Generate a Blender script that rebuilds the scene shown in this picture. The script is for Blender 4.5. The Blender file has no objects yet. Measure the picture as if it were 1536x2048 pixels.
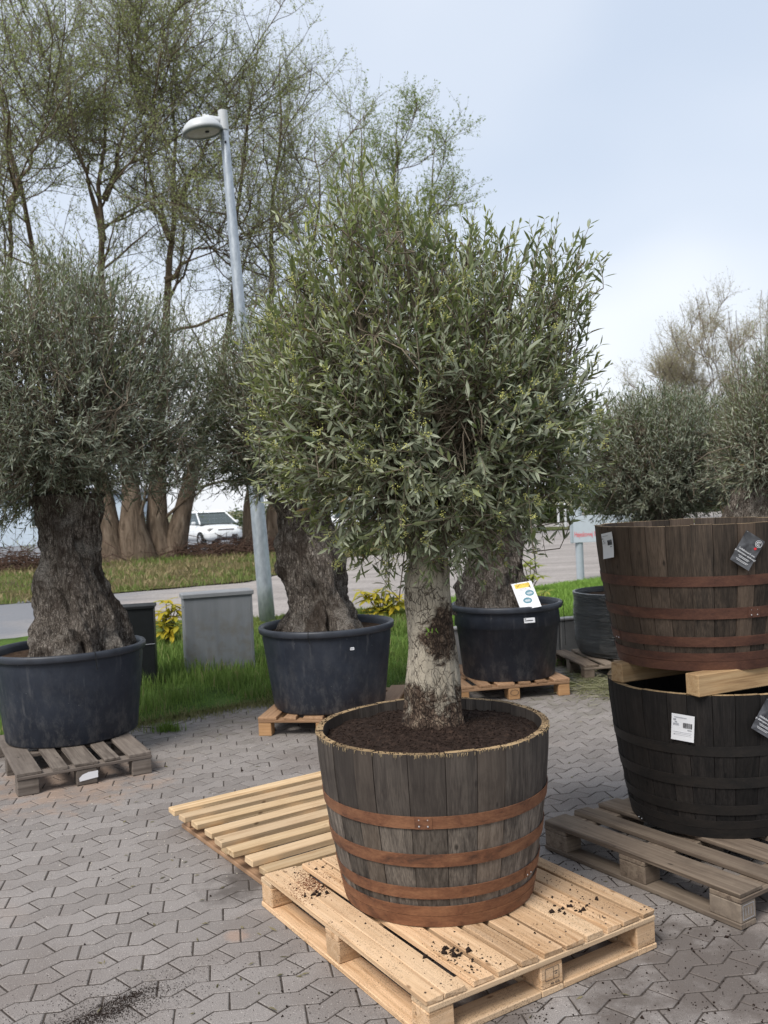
import bpy, bmesh, math, random
import numpy as np
from mathutils import Vector, Matrix, noise as mnoise
R = math.radians
sc = bpy.context.scene
COL = sc.collection
rng = np.random.default_rng(7)
random.seed(7)

# ------------------------------------------------------------------ camera
FPX, PITCH, ROLL, CH = 1812.0, R(-0.51), R(2.61), 1.718      # focal length in pixels of the 1536 px wide photograph
FW = np.array([0, math.cos(PITCH), math.sin(PITCH)])
_r = np.array([1.0, 0, 0]); _u = np.array([0, -math.sin(PITCH), math.cos(PITCH)])
RT = math.cos(ROLL) * _r - math.sin(ROLL) * _u
UP = math.sin(ROLL) * _r + math.cos(ROLL) * _u
cam = bpy.data.cameras.new('camera'); camo = bpy.data.objects.new('camera', cam); COL.objects.link(camo)
camo.matrix_world = Matrix(((RT[0], UP[0], -FW[0], 0), (RT[1], UP[1], -FW[1], 0), (RT[2], UP[2], -FW[2], CH), (0, 0, 0, 1)))
cam.sensor_fit = 'HORIZONTAL'; cam.sensor_width = 36.0; cam.lens = FPX / 1536 * 36.0
cam.clip_start = 0.05; cam.clip_end = 3000
cam.dof.use_dof = True; cam.dof.focus_distance = 3.9; cam.dof.aperture_fstop = 7.0
sc.camera = camo
sc.render.resolution_x = 768; sc.render.resolution_y = 1024

def ray(x, y):
    return FW + (x - 768) / FPX * RT - (y - 1024) / FPX * UP
def gp(x, y, z=0.0):                      # photo pixel -> point on the level z
    d = ray(x, y); t = (z - CH) / d[2]
    return np.array([0, 0, CH]) + t * d
def dp(x, y, d):                          # photo pixel -> point at distance d along +Y
    v = ray(x, y); return np.array([0, 0, CH]) + v * (d / v[1])
def project(P):
    d = P - np.array([0, 0, CH]); z = d @ FW
    return np.stack([768 + FPX * (d @ RT) / z, 1024 - FPX * (d @ UP) / z], -1)

# ------------------------------------------------------------------ sky, sun, exposure
SUN_EL, SUN_AZ = R(52), R(215)            # azimuth clockwise from +Y: behind the camera, to its left
w = bpy.data.worlds.new('World'); sc.world = w; w.use_nodes = True
nt = w.node_tree; nt.nodes.clear()
def N(t, typ, **kw):
    n = t.nodes.new(typ)
    for k, v in kw.items(): setattr(n, k, v)
    return n
out = N(nt, 'ShaderNodeOutputWorld'); sky = N(nt, 'ShaderNodeTexSky', sky_type='NISHITA', sun_disc=False)
sky.sun_elevation = SUN_EL; sky.sun_rotation = SUN_AZ; sky.air_density = 1.2; sky.dust_density = 2.5
b1 = N(nt, 'ShaderNodeBackground'); b1.inputs[1].default_value = 0.10
nt.links.new(sky.outputs[0], b1.inputs[0])
tc = N(nt, 'ShaderNodeTexCoord'); mp = N(nt, 'ShaderNodeMapping'); mp.inputs['Scale'].default_value = (1, 1, 2.6); mp.inputs['Location'].default_value = (7.7, 0.3, 0.22)
ns = N(nt, 'ShaderNodeTexNoise'); ns.inputs['Scale'].default_value = 1.15; ns.inputs['Detail'].default_value = 3.5; ns.inputs['Roughness'].default_value = 0.42; ns.inputs['Distortion'].default_value = 0.35
cr = N(nt, 'ShaderNodeValToRGB'); cr.color_ramp.interpolation = 'EASE'
cr.color_ramp.elements[0].position = 0.36; cr.color_ramp.elements[0].color = (0.445, 0.505, 0.60, 1)
cr.color_ramp.elements[1].position = 0.66; cr.color_ramp.elements[1].color = (0.70, 0.715, 0.75, 1)
e_ = cr.color_ramp.elements.new(0.5); e_.color = (0.51, 0.56, 0.64, 1)
b2 = N(nt, 'ShaderNodeBackground'); b2.inputs[1].default_value = 1.0
nt.links.new(tc.outputs['Generated'], mp.inputs[0]); nt.links.new(mp.outputs[0], ns.inputs['Vector']); nt.links.new(ns.outputs[0], cr.inputs[0]); nt.links.new(cr.outputs[0], b2.inputs[0])
mx = N(nt, 'ShaderNodeMixShader'); mx.inputs[0].default_value = 0.85
nt.links.new(b1.outputs[0], mx.inputs[1]); nt.links.new(b2.outputs[0], mx.inputs[2]); nt.links.new(mx.outputs[0], out.inputs[0])
sun = bpy.data.lights.new('sun', 'SUN'); sun.energy = 2.5; sun.angle = R(24); sun.color = (1, 0.95, 0.88)
suno = bpy.data.objects.new('sun', sun); COL.objects.link(suno)
sd = Vector((math.sin(SUN_AZ) * math.cos(SUN_EL), math.cos(SUN_AZ) * math.cos(SUN_EL), math.sin(SUN_EL)))
suno.rotation_euler = sd.to_track_quat('Z', 'Y').to_euler()
sc.view_settings.view_transform = 'Standard'; sc.view_settings.look = 'None'; sc.view_settings.gamma = 1.0
sc.view_settings.use_curve_mapping = False; sc.view_settings.exposure = 0.66

# ------------------------------------------------------------------ materials
class MT:
    """small node-graph helper"""
    def __init__(s, name, rough=0.7, spec=0.3):
        s.m = bpy.data.materials.new(name); s.m.use_nodes = True; s.t = s.m.node_tree
        s.b = s.t.nodes['Principled BSDF']; s.b.inputs['Roughness'].default_value = rough
        s.b.inputs['Specular IOR Level'].default_value = spec
        s.oi = None
    def link(s, a, b): s.t.links.new(a, b)
    def n(s, typ, **kw): return N(s.t, typ, **kw)
    def coord(s, scale=(1, 1, 1), rnd=0.0, kind='Object'):
        c = s.n('ShaderNodeTexCoord'); m = s.n('ShaderNodeMapping'); m.inputs['Scale'].default_value = scale
        s.link(c.outputs[kind], m.inputs[0])
        if rnd:
            o = s.n('ShaderNodeObjectInfo'); k = s.n('ShaderNodeMath', operation='MULTIPLY'); k.inputs[1].default_value = rnd
            s.link(o.outputs['Random'], k.inputs[0]); s.link(k.outputs[0], m.inputs['Location'])
        return m.outputs[0]
    def noise(s, vec, scale, detail=4, rough=0.55, dist=0.0):
        n = s.n('ShaderNodeTexNoise'); n.inputs['Scale'].default_value = scale; n.inputs['Detail'].default_value = detail
        n.inputs['Roughness'].default_value = rough; n.inputs['Distortion'].default_value = dist
        s.link(vec, n.inputs['Vector']); return n.outputs[0]
    def voro(s, vec, scale, feature='F1', outp=0, rand=1.0):
        n = s.n('ShaderNodeTexVoronoi', feature=feature); n.inputs['Scale'].default_value = scale; n.inputs['Randomness'].default_value = rand
        s.link(vec, n.inputs['Vector']); return n.outputs[outp]
    def ramp(s, v, stops, interp='LINEAR'):
        r = s.n('ShaderNodeValToRGB'); r.color_ramp.interpolation = interp; e = r.color_ramp.elements
        while len(e) < len(stops): e.new(0.5)
        for i, (p, c) in enumerate(stops):
            e[i].position = p; e[i].color = (c, c, c, 1) if isinstance(c, (int, float)) else (*c, 1)
        s.link(v, r.inputs[0]); return r.outputs[0]
    def mix(s, f, a, b, mode='MIX'):
        x = s.n('ShaderNodeMix', data_type='RGBA', blend_type=mode)
        for v, i in ((f, 0), (a, 6), (b, 7)):
            if isinstance(v, (int, float)): x.inputs[i].default_value = v if i == 0 else (v, v, v, 1)
            elif isinstance(v, tuple): x.inputs[i].default_value = (*v, 1)
            else: s.link(v, x.inputs[i])
        return x.outputs[2]
    def math(s, op, a, b=None):
        x = s.n('ShaderNodeMath', operation=op)
        for v, i in ((a, 0), (b, 1)):
            if v is None: continue
            if isinstance(v, (int, float)): x.inputs[i].default_value = v
            else: s.link(v, x.inputs[i])
        return x.outputs[0]
    def orand(s):
        if s.oi is None: s.oi = s.n('ShaderNodeObjectInfo')
        return s.oi.outputs['Random']
    def sep(s, vec, i):
        x = s.n('ShaderNodeSeparateXYZ'); s.link(vec, x.inputs[0]); return x.outputs[i]
    def bump(s, h, strength=0.5, dist=0.01):
        x = s.n('ShaderNodeBump'); x.inputs['Strength'].default_value = strength; x.inputs['Distance'].default_value = dist
        s.link(h, x.inputs['Height']); s.link(x.outputs[0], s.b.inputs['Normal'])
    def col(s, c):
        if isinstance(c, tuple): s.b.inputs['Base Color'].default_value = (*c, 1)
        else: s.link(c, s.b.inputs['Base Color'])
        return s
    def rough(s, v): s.link(v, s.b.inputs['Roughness'])

def plain(name, c, rough=0.6, spec=0.3, metal=0.0, var=0.12, scale=14):
    m = MT(name, rough, spec); m.b.inputs['Metallic'].default_value = metal
    n = m.noise(m.coord(), scale, 5)
    m.col(m.mix(1.0, c, m.ramp(n, [(0.3, 1 - var), (0.7, 1.0)]), 'MULTIPLY')); return m.m

def wood(name, a, b, dark, stain=0.0, axis=0, rough=0.75, speck=False, tint=None, fine=1.0, ztop=None):
    m = MT(name, rough, 0.2)
    s = [38.0, 38.0, 38.0]; s[axis] = 1.6
    v = m.coord(tuple(s), 37.0); g = m.noise(v, 1.0, 6, 0.62, 0.6)
    s2 = [150.0 * fine] * 3; s2[axis] = 5.0
    f = m.noise(m.coord(tuple(s2), 11.0), 1.0, 3, 0.6)
    c = m.ramp(g, [(0.28, dark), (0.42, b), (0.62, a), (0.8, b)])
    c = m.mix(0.35 if axis == 0 else 0.65, c, m.ramp(f, [(0.3, 0.45), (0.6, 1.0)] if axis == 0 else [(0.32, 0.4), (0.62, 1.35)]), 'MULTIPLY')
    r = m.orand(); c = m.mix(1.0, c, m.ramp(r, [(0, 0.72), (0.5, 0.95), (1, 1.12)] if axis == 0 else [(0, 0.55), (0.5, 0.95), (1, 1.4)]), 'MULTIPLY')
    if tint: c = m.mix(m.math('MULTIPLY', m.ramp(m.math('FRACT', m.math('MULTIPLY', r, 7.3)), [(0.5, 0.0), (1, 1.0)]), 0.5), c, tint)
    blot = m.noise(m.coord((5, 5, 5), 19.0), 1.0, 5, 0.6)
    c = m.mix(m.math('MULTIPLY', m.ramp(blot, [(0.5, 0.0), (0.68, 1.0)]), stain), c, dark)
    kn = m.voro(m.coord(tuple(6.0 if i == axis else 13.0 for i in range(3)), 53.0), 1.0)
    c = m.mix(m.ramp(kn, [(0.05, 0.75), (0.11, 0.0)]), c, tuple(0.45 * q for q in dark))
    if speck:
        sp = m.noise(m.coord((1, 1, 1), 3.0), 260.0, 2, 0.5)
        c = m.mix(m.math('MULTIPLY', m.ramp(sp, [(0.58, 0.0), (0.64, 1.0)]), m.ramp(m.noise(m.coord((1, 1, 1), 5.0), 6.0, 3), [(0.40, 0.15), (0.62, 0.9)])), c, (0.05, 0.03, 0.02))
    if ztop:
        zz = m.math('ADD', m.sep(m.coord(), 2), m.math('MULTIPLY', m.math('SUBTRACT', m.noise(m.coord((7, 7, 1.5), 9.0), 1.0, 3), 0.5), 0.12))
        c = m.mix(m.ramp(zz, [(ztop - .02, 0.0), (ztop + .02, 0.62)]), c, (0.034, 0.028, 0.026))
    m.col(c); m.bump(m.mix(0.5, g, f), 0.35, 0.004); return m.m

def tinted(name, rough=0.5, spec=0.35, trans=0.25, back=None, backmix=0.0):
    """foliage: colour attribute, silvery underside, some light through the leaf"""
    m = MT(name, rough, spec); a = m.n('ShaderNodeAttribute', attribute_name='tint'); c = a.outputs['Color']
    if back:
        g = m.n('ShaderNodeNewGeometry'); c = m.mix(m.math('MULTIPLY', g.outputs['Backfacing'], backmix), c, back)
    m.col(c); tr = m.n('ShaderNodeBsdfTranslucent'); m.link(m.mix(0.4, c, (0.3, 0.4, 0.08)), tr.inputs[0])
    mxs = m.n('ShaderNodeMixShader'); mxs.inputs[0].default_value = trans
    o = m.t.nodes['Material Output']; m.link(m.b.outputs[0], mxs.inputs[1]); m.link(tr.outputs[0], mxs.inputs[2]); m.link(mxs.outputs[0], o.inputs[0])
    return m.m

M = {}
def build_materials():
    # paving stones
    m = MT('paver', 0.85, 0.2); v = m.coord((1, 1, 1), 0, 'Object'); g = m.n('ShaderNodeNewGeometry')
    wv = g.outputs['Position']
    rnd = m.math('FRACT', m.math('ADD', g.outputs['Random Per Island'], m.orand()))
    c = m.mix(m.ramp(rnd, [(0, 0.0), (1, 1.0)]), (0.195, 0.177, 0.167), (0.250, 0.229, 0.218))
    c = m.mix(m.ramp(m.noise(wv, 1.1, 4, 0.6), [(0.48, 0.0), (0.66, 0.7)]), c, (0.165, 0.142, 0.13))
    c = m.mix(0.6, c, m.ramp(m.noise(wv, 300, 2, 0.6), [(0.35, 0.45), (0.65, 1.45)]), 'MULTIPLY')
    agg = m.ramp(m.voro(wv, 130), [(0.13, 1.0), (0.2, 0.0)]); ag2 = m.ramp(m.noise(wv, 75, 1), [(0.55, 0.0), (0.62, 1.0)])
    c = m.mix(m.math('MULTIPLY', agg, ag2), c, (0.62, 0.58, 0.54))
    sand = m.ramp(m.noise(wv, 0.9, 3, 0.5, 0.4), [(0.62, 0.0), (0.8, 0.35)])
    c = m.mix(sand, c, (0.30, 0.22, 0.17))
    moss = m.math('MULTIPLY', m.ramp(m.math('MULTIPLY', m.sep(wv, 1), 0.1), [(0.62, 0.0), (0.85, 1.0)]), m.ramp(m.noise(wv, 7, 5, 0.65), [(0.45, 0.0), (0.6, 0.55)]))
    c = m.mix(moss, c, (0.10, 0.10, 0.055))
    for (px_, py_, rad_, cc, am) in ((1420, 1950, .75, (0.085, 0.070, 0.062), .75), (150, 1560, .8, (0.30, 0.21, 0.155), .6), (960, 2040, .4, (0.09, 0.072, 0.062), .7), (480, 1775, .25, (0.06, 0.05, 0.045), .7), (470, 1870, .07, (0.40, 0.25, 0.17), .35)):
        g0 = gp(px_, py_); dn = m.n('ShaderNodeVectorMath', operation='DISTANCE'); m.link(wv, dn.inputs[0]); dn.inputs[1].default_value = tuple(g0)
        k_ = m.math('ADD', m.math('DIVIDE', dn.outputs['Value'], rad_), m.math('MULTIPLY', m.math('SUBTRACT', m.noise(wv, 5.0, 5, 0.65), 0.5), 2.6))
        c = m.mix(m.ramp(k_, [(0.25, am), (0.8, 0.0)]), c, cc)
    m.col(c); m.bump(m.noise(wv, 240, 3), 0.35, 0.003); M['paver'] = m.m
    m = MT('joint_sand', 0.95, 0.1); wv = m.coord(); c = m.ramp(m.noise(wv, 60, 4), [(0.3, (0.034, 0.028, 0.025)), (0.7, (0.075, 0.064, 0.056))])
    m.col(c); M['joint'] = m.m
    M['new_wood'] = wood('new_pallet_wood', (0.66, 0.455, 0.285), (0.56, 0.365, 0.21), (0.34, 0.185, 0.09), 0.14, speck=True, tint=(0.56, 0.44, 0.30))
    M['pale_wood'] = wood('pale_slat_wood', (0.62, 0.46, 0.285), (0.52, 0.365, 0.21), (0.30, 0.175, 0.085), 0.2, tint=(0.50, 0.37, 0.25))
    M['orange_wood'] = wood('orange_pallet_wood', (0.40, 0.25, 0.15), (0.31, 0.185, 0.105), (0.17, 0.09, 0.05), 0.2, tint=(0.30, 0.20, 0.14))
    M['block_wood'] = wood('orange_block_wood', (0.45, 0.27, 0.14), (0.37, 0.21, 0.10), (0.22, 0.11, 0.05), 0.1)
    M['old_wood'] = wood('weathered_pallet_wood', (0.235, 0.185, 0.14), (0.165, 0.125, 0.095), (0.06, 0.045, 0.035), 0.45, tint=(0.26, 0.22, 0.18))
    M['grey_wood'] = wood('grey_pallet_wood', (0.20, 0.17, 0.145), (0.13, 0.108, 0.092), (0.05, 0.04, 0.034), 0.4, tint=(0.18, 0.15, 0.13))
    M['timber'] = wood('fresh_timber', (0.52, 0.36, 0.20), (0.42, 0.27, 0.14), (0.22, 0.13, 0.07), 0.25)
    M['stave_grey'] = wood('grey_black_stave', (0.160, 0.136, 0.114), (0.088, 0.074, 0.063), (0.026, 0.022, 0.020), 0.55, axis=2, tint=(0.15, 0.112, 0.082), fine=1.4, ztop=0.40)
    M['stave_brown'] = wood('brown_stave', (0.092, 0.070, 0.055), (0.056, 0.044, 0.036), (0.020, 0.017, 0.0145), 0.5, axis=2, tint=(0.098, 0.066, 0.046), fine=1.4)
    M['stave_black'] = wood('black_stave', (0.019, 0.0165, 0.0155), (0.0115, 0.0102, 0.0100), (0.005, 0.005, 0.0055), 0.6, axis=2, tint=(0.034, 0.027, 0.022), fine=1.4)
    M['sawn_rim'] = wood('sawn_stave_end', (0.42, 0.30, 0.17), (0.28, 0.19, 0.10), (0.10, 0.07, 0.045), 0.5)
    for k, a, b, d in (('hoop_orange', (0.230, 0.108, 0.056), (0.150, 0.064, 0.034), (0.055, 0.028, 0.019)),
                       ('hoop_brown', (0.115, 0.052, 0.034), (0.078, 0.034, 0.024), (0.035, 0.018, 0.014)),
                       ('hoop_black', (0.019, 0.0155, 0.0135), (0.0115, 0.0100, 0.0095), (0.006, 0.006, 0.006))):
        m = MT(k, 0.62, 0.35); v = m.coord((1, 1, 2.5), 9.0); n = m.noise(v, 7, 7, 0.72, 0.6); n2 = m.noise(v, 70, 4)
        c = m.ramp(n, [(0.3, d), (0.45, b), (0.65, a)]); c = m.mix(0.5, c, m.ramp(n2, [(0.3, 0.6), (0.65, 1.15)]), 'MULTIPLY')
        m.col(c); m.bump(n2, 0.2, 0.002); M[k] = m.m
    # potting soil
    m = MT('potting_soil', 0.95, 0.1); v = m.coord(); c = m.ramp(m.noise(v, 45, 6, 0.7), [(0.3, (0.013, 0.009, 0.0075)), (0.55, (0.038, 0.025, 0.020)), (0.75, (0.078, 0.051, 0.038))])
    c = m.mix(m.ramp(m.voro(v, 120), [(0.08, 0.6), (0.14, 0.0)]), c, (0.09, 0.055, 0.035))
    m.col(c); m.bump(m.noise(v, 90, 5, 0.7), 1.0, 0.012); M['soil'] = m.m
    M['crumb'] = plain('soil_crumb', (0.030, 0.020, 0.016), 0.95, 0.1, var=0.5, scale=40)
    M['redcrumb'] = plain('wood_crumb', (0.20, 0.075, 0.038), 0.95, 0.1, var=0.5, scale=40)
    m = MT('dry_pot_soil', 0.95, 0.1); v = m.coord(); m.col(m.ramp(m.noise(v, 30, 6, 0.7), [(0.3, (0.02, 0.013, 0.009)), (0.6, (0.07, 0.045, 0.03)), (0.8, (0.14, 0.10, 0.065))])); m.bump(m.noise(v, 40, 5), 1.0, 0.02); M['drysoil'] = m.m
    # plastic pots
    m = MT('pot_plastic', 0.5, 0.35); v = m.coord((1, 1, 1), 5.0); z = m.sep(m.coord(), 2)
    c = m.mix(m.ramp(m.noise(v, 5, 5, 0.6), [(0.35, 0.0), (0.7, 1.0)]), (0.014, 0.018, 0.028), (0.027, 0.033, 0.047))
    dust = m.math('MULTIPLY', m.ramp(m.noise(m.coord((14, 14, 7), 5.0), 1.0, 8, 0.78, 0.2), [(0.48, 0.0), (0.68, 1.0)]), m.ramp(z, [(0.0, 1.0), (0.25, 0.35), (0.6, 0.05)]))
    c = m.mix(m.math('MULTIPLY', dust, 0.6), c, (0.17, 0.165, 0.16))
    drip = m.ramp(m.noise(m.coord((26, 26, 1.5), 5.0), 1.0, 4), [(0.58, 0.0), (0.70, 0.6)]); c = m.mix(m.math('MULTIPLY', drip, m.ramp(m.noise(v, 3, 3), [(0.45, 0.0), (0.6, 0.7)])), c, (0.12, 0.12, 0.125))
    sp = m.math('MULTIPLY', m.ramp(m.voro(v, 36), [(0.05, 1.0), (0.08, 0.0)]), m.ramp(m.noise(v, 6, 3), [(0.52, 0.0), (0.62, 1.0)])); c = m.mix(sp, c, (0.30, 0.30, 0.30))
    m.col(c); m.rough(m.ramp(m.noise(v, 12, 4), [(0.3, 0.42), (0.7, 0.62)])); m.bump(m.noise(v, 9, 3), 0.15, 0.01); M['pot'] = m.m
    M['pot_rim'] = plain('pot_rim_plastic', (0.040, 0.046, 0.060), 0.45, 0.4, var=0.35)
    m = MT('shrink_wrap', 0.22, 0.6); v = m.coord((1, 1, 26)); n = m.noise(v, 2.2, 5, 0.65, 1.2); m.col(m.ramp(n, [(0.3, (0.006, 0.008, 0.009)), (0.7, (0.030, 0.034, 0.036))])); m.bump(n, 1.0, 0.05); M['wrap'] = m.m
    # barks
    m = MT('old_olive_bark', 0.85, 0.2); v = m.coord((1, 1, 0.22)); vn = m.coord()
    d = m.noise(vn, 3.4, 4, 0.6, 0.9); n = m.noise(v, 60, 6, 0.75, 1.0); n2 = m.noise(m.coord((1, 1, 0.5)), 190, 3, 0.65)
    e1 = m.voro(m.coord((1, 1, 0.16)), 46, 'DISTANCE_TO_EDGE')
    c = m.ramp(n, [(0.36, (0.036, 0.029, 0.024)), (0.50, (0.150, 0.126, 0.106)), (0.66, (0.40, 0.36, 0.315))])
    c = m.mix(0.75, c, m.ramp(n2, [(0.38, 0.28), (0.60, 1.65)]), 'MULTIPLY')
    c = m.mix(m.ramp(e1, [(0.0, 0.75), (0.10, 0.0)]), c, (0.030, 0.022, 0.017))
    c = m.mix(m.ramp(d, [(0.40, 0.7), (0.50, 0.0)]), c, (0.045, 0.032, 0.024)); c = m.mix(m.ramp(m.noise(vn, 5.0, 4, 0.6, 0.5), [(0.54, 0.0), (0.66, 0.45)]), c, m.mix(1.0, (0.40, 0.37, 0.33), m.ramp(n2, [(0.38, 0.3), (0.60, 1.3)]), 'MULTIPLY'))
    m.col(c); m.bump(m.mix(0.45, n, n2), 1.0, 0.04); M['bark_old'] = m.m
    m = MT('pale_olive_bark', 0.8, 0.2); vn = m.coord(); z = m.sep(vn, 2); x = m.sep(vn, 0)
    fleck = m.ramp(m.noise(m.coord((1, 1, 0.5)), 260, 3, 0.65), [(0.34, 0.6), (0.46, 1.0)])
    pale = m.mix(1.0, m.ramp(m.noise(vn, 9, 4), [(0.3, (0.27, 0.235, 0.185)), (0.7, (0.42, 0.375, 0.305))]), fleck, 'MULTIPLY')
    wob = m.n('ShaderNodeVectorMath', operation='ADD'); wn = m.n('ShaderNodeTexNoise'); wn.inputs['Scale'].default_value = 22; m.link(vn, wn.inputs['Vector'])
    wm = m.n('ShaderNodeVectorMath', operation='SCALE'); wm.inputs['Scale'].default_value = 0.035; m.link(wn.outputs['Color'], wm.inputs[0]); m.link(vn, wob.inputs[0]); m.link(wm.outputs[0], wob.inputs[1])
    ms = m.n('ShaderNodeMapping'); ms.inputs['Scale'].default_value = (1, 1, 0.42); m.link(wob.outputs[0], ms.inputs[0])
    e1 = m.voro(ms.outputs[0], 75, 'DISTANCE_TO_EDGE'); e2 = m.voro(ms.outputs[0], 34, 'DISTANCE_TO_EDGE')
    n = m.noise(vn, 34, 6, 0.72, 0.8)
    rc = m.ramp(n, [(0.38, (0.024, 0.016, 0.012)), (0.54, (0.085, 0.058, 0.042)), (0.70, (0.28, 0.225, 0.165))])
    rc = m.mix(m.ramp(e1, [(0.0, 0.9), (0.10, 0.0)]), rc, (0.016, 0.011, 0.008))
    dist = m.n('ShaderNodeVectorMath', operation='DISTANCE'); m.link(vn, dist.inputs[0]); dist.inputs[1].default_value = (0.245, 3.62, 1.19)
    msk0 = m.math('ADD', m.noise(vn, 8.0, 6, 0.7, 0.5), m.ramp(z, [(0.80, 0.30), (0.95, 0.13), (1.2, 0.0)]))
    msk0 = m.math('ADD', msk0, m.ramp(dist.outputs['Value'], [(0.03, 0.26), (0.15, 0.0)]))
    msk0 = m.math('ADD', msk0, m.ramp(x, [(0.225, 0.0), (0.29, 0.12)]))
    msk = m.ramp(msk0, [(0.57, 0.0), (0.66, 1.0)])
    cm = m.math('ADD', m.noise(vn, 12, 4, 0.6), m.ramp(z, [(0.9, 0.10), (1.1, 0.0)]))
    crk = m.math('MULTIPLY', m.ramp(e2, [(0.0, 0.9), (0.035, 0.0)]), m.ramp(cm, [(0.38, 0.0), (0.50, 1.0)]))
    crk2 = m.math('MULTIPLY', m.ramp(e1, [(0.0, 0.8), (0.06, 0.0)]), m.ramp(cm, [(0.48, 0.0), (0.58, 1.0)]))
    c = m.mix(crk, pale, (0.045, 0.03, 0.022)); c = m.mix(crk2, c, (0.07, 0.05, 0.036)); c = m.mix(msk, c, rc)
    hgt = m.mix(msk, m.math('SUBTRACT', 1.0, m.math('MAXIMUM', crk, crk2)), m.mix(0.5, n, m.ramp(e1, [(0, 0), (0.15, 1)])))
    m.col(c); m.bump(hgt, 0.8, 0.010); M['bark_pale'] = m.m
    M['twig'] = plain('olive_twig', (0.20, 0.165, 0.125), 0.7, 0.2, var=0.4, scale=30)
    M['limb'] = plain('olive_limb_bark', (0.13, 0.105, 0.085), 0.8, 0.2, var=0.5, scale=22)
    m = MT('willow_bark', 0.9, 0.1); v = m.coord((1, 1, 0.22)); n = m.noise(v, 7, 6, 0.7, 0.5); m.col(m.ramp(n, [(0.32, (0.075, 0.054, 0.038)), (0.55, (0.18, 0.135, 0.10)), (0.75, (0.28, 0.225, 0.17))])); m.bump(n, 1.0, 0.12); M['willow'] = m.m
    M['willow_twig'] = plain('willow_twig', (0.215, 0.19, 0.15), 0.8, 0.1, var=0.4, scale=2)
    M['bare_twig'] = plain('bare_twig', (0.36, 0.315, 0.25), 0.8, 0.1, var=0.3, scale=2)
    M['olive_leaf'] = tinted('olive_leaf', 0.45, 0.4, 0.30, (0.33, 0.36, 0.27), 0.75)
    M['olive_far'] = tinted('olive_leaf_grey', 0.45, 0.45, 0.28, (0.32, 0.345, 0.28), 0.7)
    M['leaf'] = tinted('spring_leaf', 0.6, 0.2, 0.5)
    M['grass'] = tinted('grass_blade', 0.6, 0.2, 0.3)
    M['bud'] = plain('olive_bud', (0.50, 0.50, 0.17), 0.6, 0.2, var=0.2, scale=50)
    # ground surfaces
    m = MT('lawn_soil', 0.95, 0.1); v = m.coord(); c = m.ramp(m.noise(v, 3, 5), [(0.35, (0.045, 0.075, 0.018)), (0.55, (0.085, 0.15, 0.03)), (0.75, (0.12, 0.16, 0.05))]); c = m.mix(0.6, c, m.ramp(m.noise(v, 60, 4), [(0.3, 0.45), (0.7, 1.2)]), 'MULTIPLY'); m.col(c); m.bump(m.noise(v, 50, 4), 1, 0.03); M['lawn'] = m.m
    m = MT('verge_ground', 0.95, 0.1); v = m.coord(); c = m.ramp(m.noise(v, 0.8, 6, 0.65), [(0.35, (0.07, 0.055, 0.035)), (0.48, (0.12, 0.11, 0.045)), (0.58, (0.085, 0.115, 0.03)), (0.72, (0.20, 0.165, 0.10))]); c = m.mix(0.6, c, m.ramp(m.noise(v, 14, 4), [(0.3, 0.5), (0.7, 1.25)]), 'MULTIPLY'); m.col(c); m.bump(m.noise(v, 12, 4), 1, 0.08); M['verge'] = m.m
    m = MT('road_gravel', 0.9, 0.15); v = m.coord(); n = m.noise(v, 26, 5, 0.75); band = m.noise(m.coord((0.3, 1.6, 1)), 1.0, 4, 0.6)
    gv = m.mix(0.75, m.ramp(band, [(0.3, (0.23, 0.21, 0.198)), (0.7, (0.36, 0.33, 0.312))]), m.ramp(n, [(0.3, 0.55), (0.7, 1.3)]), 'MULTIPLY')
    av = m.mix(0.4, (0.185, 0.19, 0.205), m.ramp(n, [(0.3, 0.7), (0.7, 1.2)]), 'MULTIPLY')
    c = m.mix(m.ramp(m.math('ADD', m.math('MULTIPLY', m.sep(v, 0), 0.1), m.math('MULTIPLY', m.noise(v, 0.5, 3), 0.2)), [(0.0, 0.0), (0.01, 0.0)]), gv, gv)
    f = m.math('ADD', m.math('MULTIPLY', m.sep(v, 0), 0.25), m.math('ADD', 1.35, m.math('MULTIPLY', m.noise(v, 0.9, 4), 0.8)))
    c = m.mix(m.ramp(f, [(0.35, 0.0), (0.75, 1.0)]), av, gv); m.col(c); m.bump(n, 0.5, 0.02); M['road'] = m.m
    m = MT('far_ground', 0.95, 0.1); v = m.coord(); m.col(m.ramp(m.noise(v, 0.12, 5), [(0.35, (0.12, 0.12, 0.06)), (0.65, (0.22, 0.20, 0.13))])); M['far'] = m.m
    m = MT('concrete', 0.85, 0.2); v = m.coord(); c = m.ramp(m.noise(v, 5, 6, 0.65), [(0.3, (0.30, 0.295, 0.285)), (0.7, (0.43, 0.42, 0.41))]); c = m.mix(m.ramp(m.voro(v, 38), [(0.06, 0.6), (0.1, 0.0)]), c, (0.16, 0.15, 0.14)); m.col(c); m.bump(m.noise(v, 60, 4), 0.4, 0.005); M['concrete'] = m.m
    # metal, paint, paper
    m = MT('galvanised', 0.45, 0.5); m.b.inputs['Metallic'].default_value = 0.55; v = m.coord((1, 1, 0.35)); c = m.ramp(m.noise(v, 26, 4, 0.6), [(0.3, (0.30, 0.335, 0.375)), (0.7, (0.47, 0.51, 0.555))]); m.col(c); M['galv'] = m.m
    M['lamp_grey'] = plain('lamp_housing_paint', (0.52, 0.54, 0.56), 0.45, 0.4)
    M['lens'] = plain('lamp_cover', (0.42, 0.40, 0.38), 0.25, 0.5)
    M['lamp_ring'] = plain('lamp_ring', (0.16, 0.18, 0.19), 0.4, 0.4)
    m = MT('cabinet_paint', 0.55, 0.3); v = m.coord(); n = m.noise(m.coord((9, 9, 1.2)), 1.0, 5, 0.6); c = m.ramp(n, [(0.3, (0.165, 0.178, 0.195)), (0.7, (0.225, 0.238, 0.255))])
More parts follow.
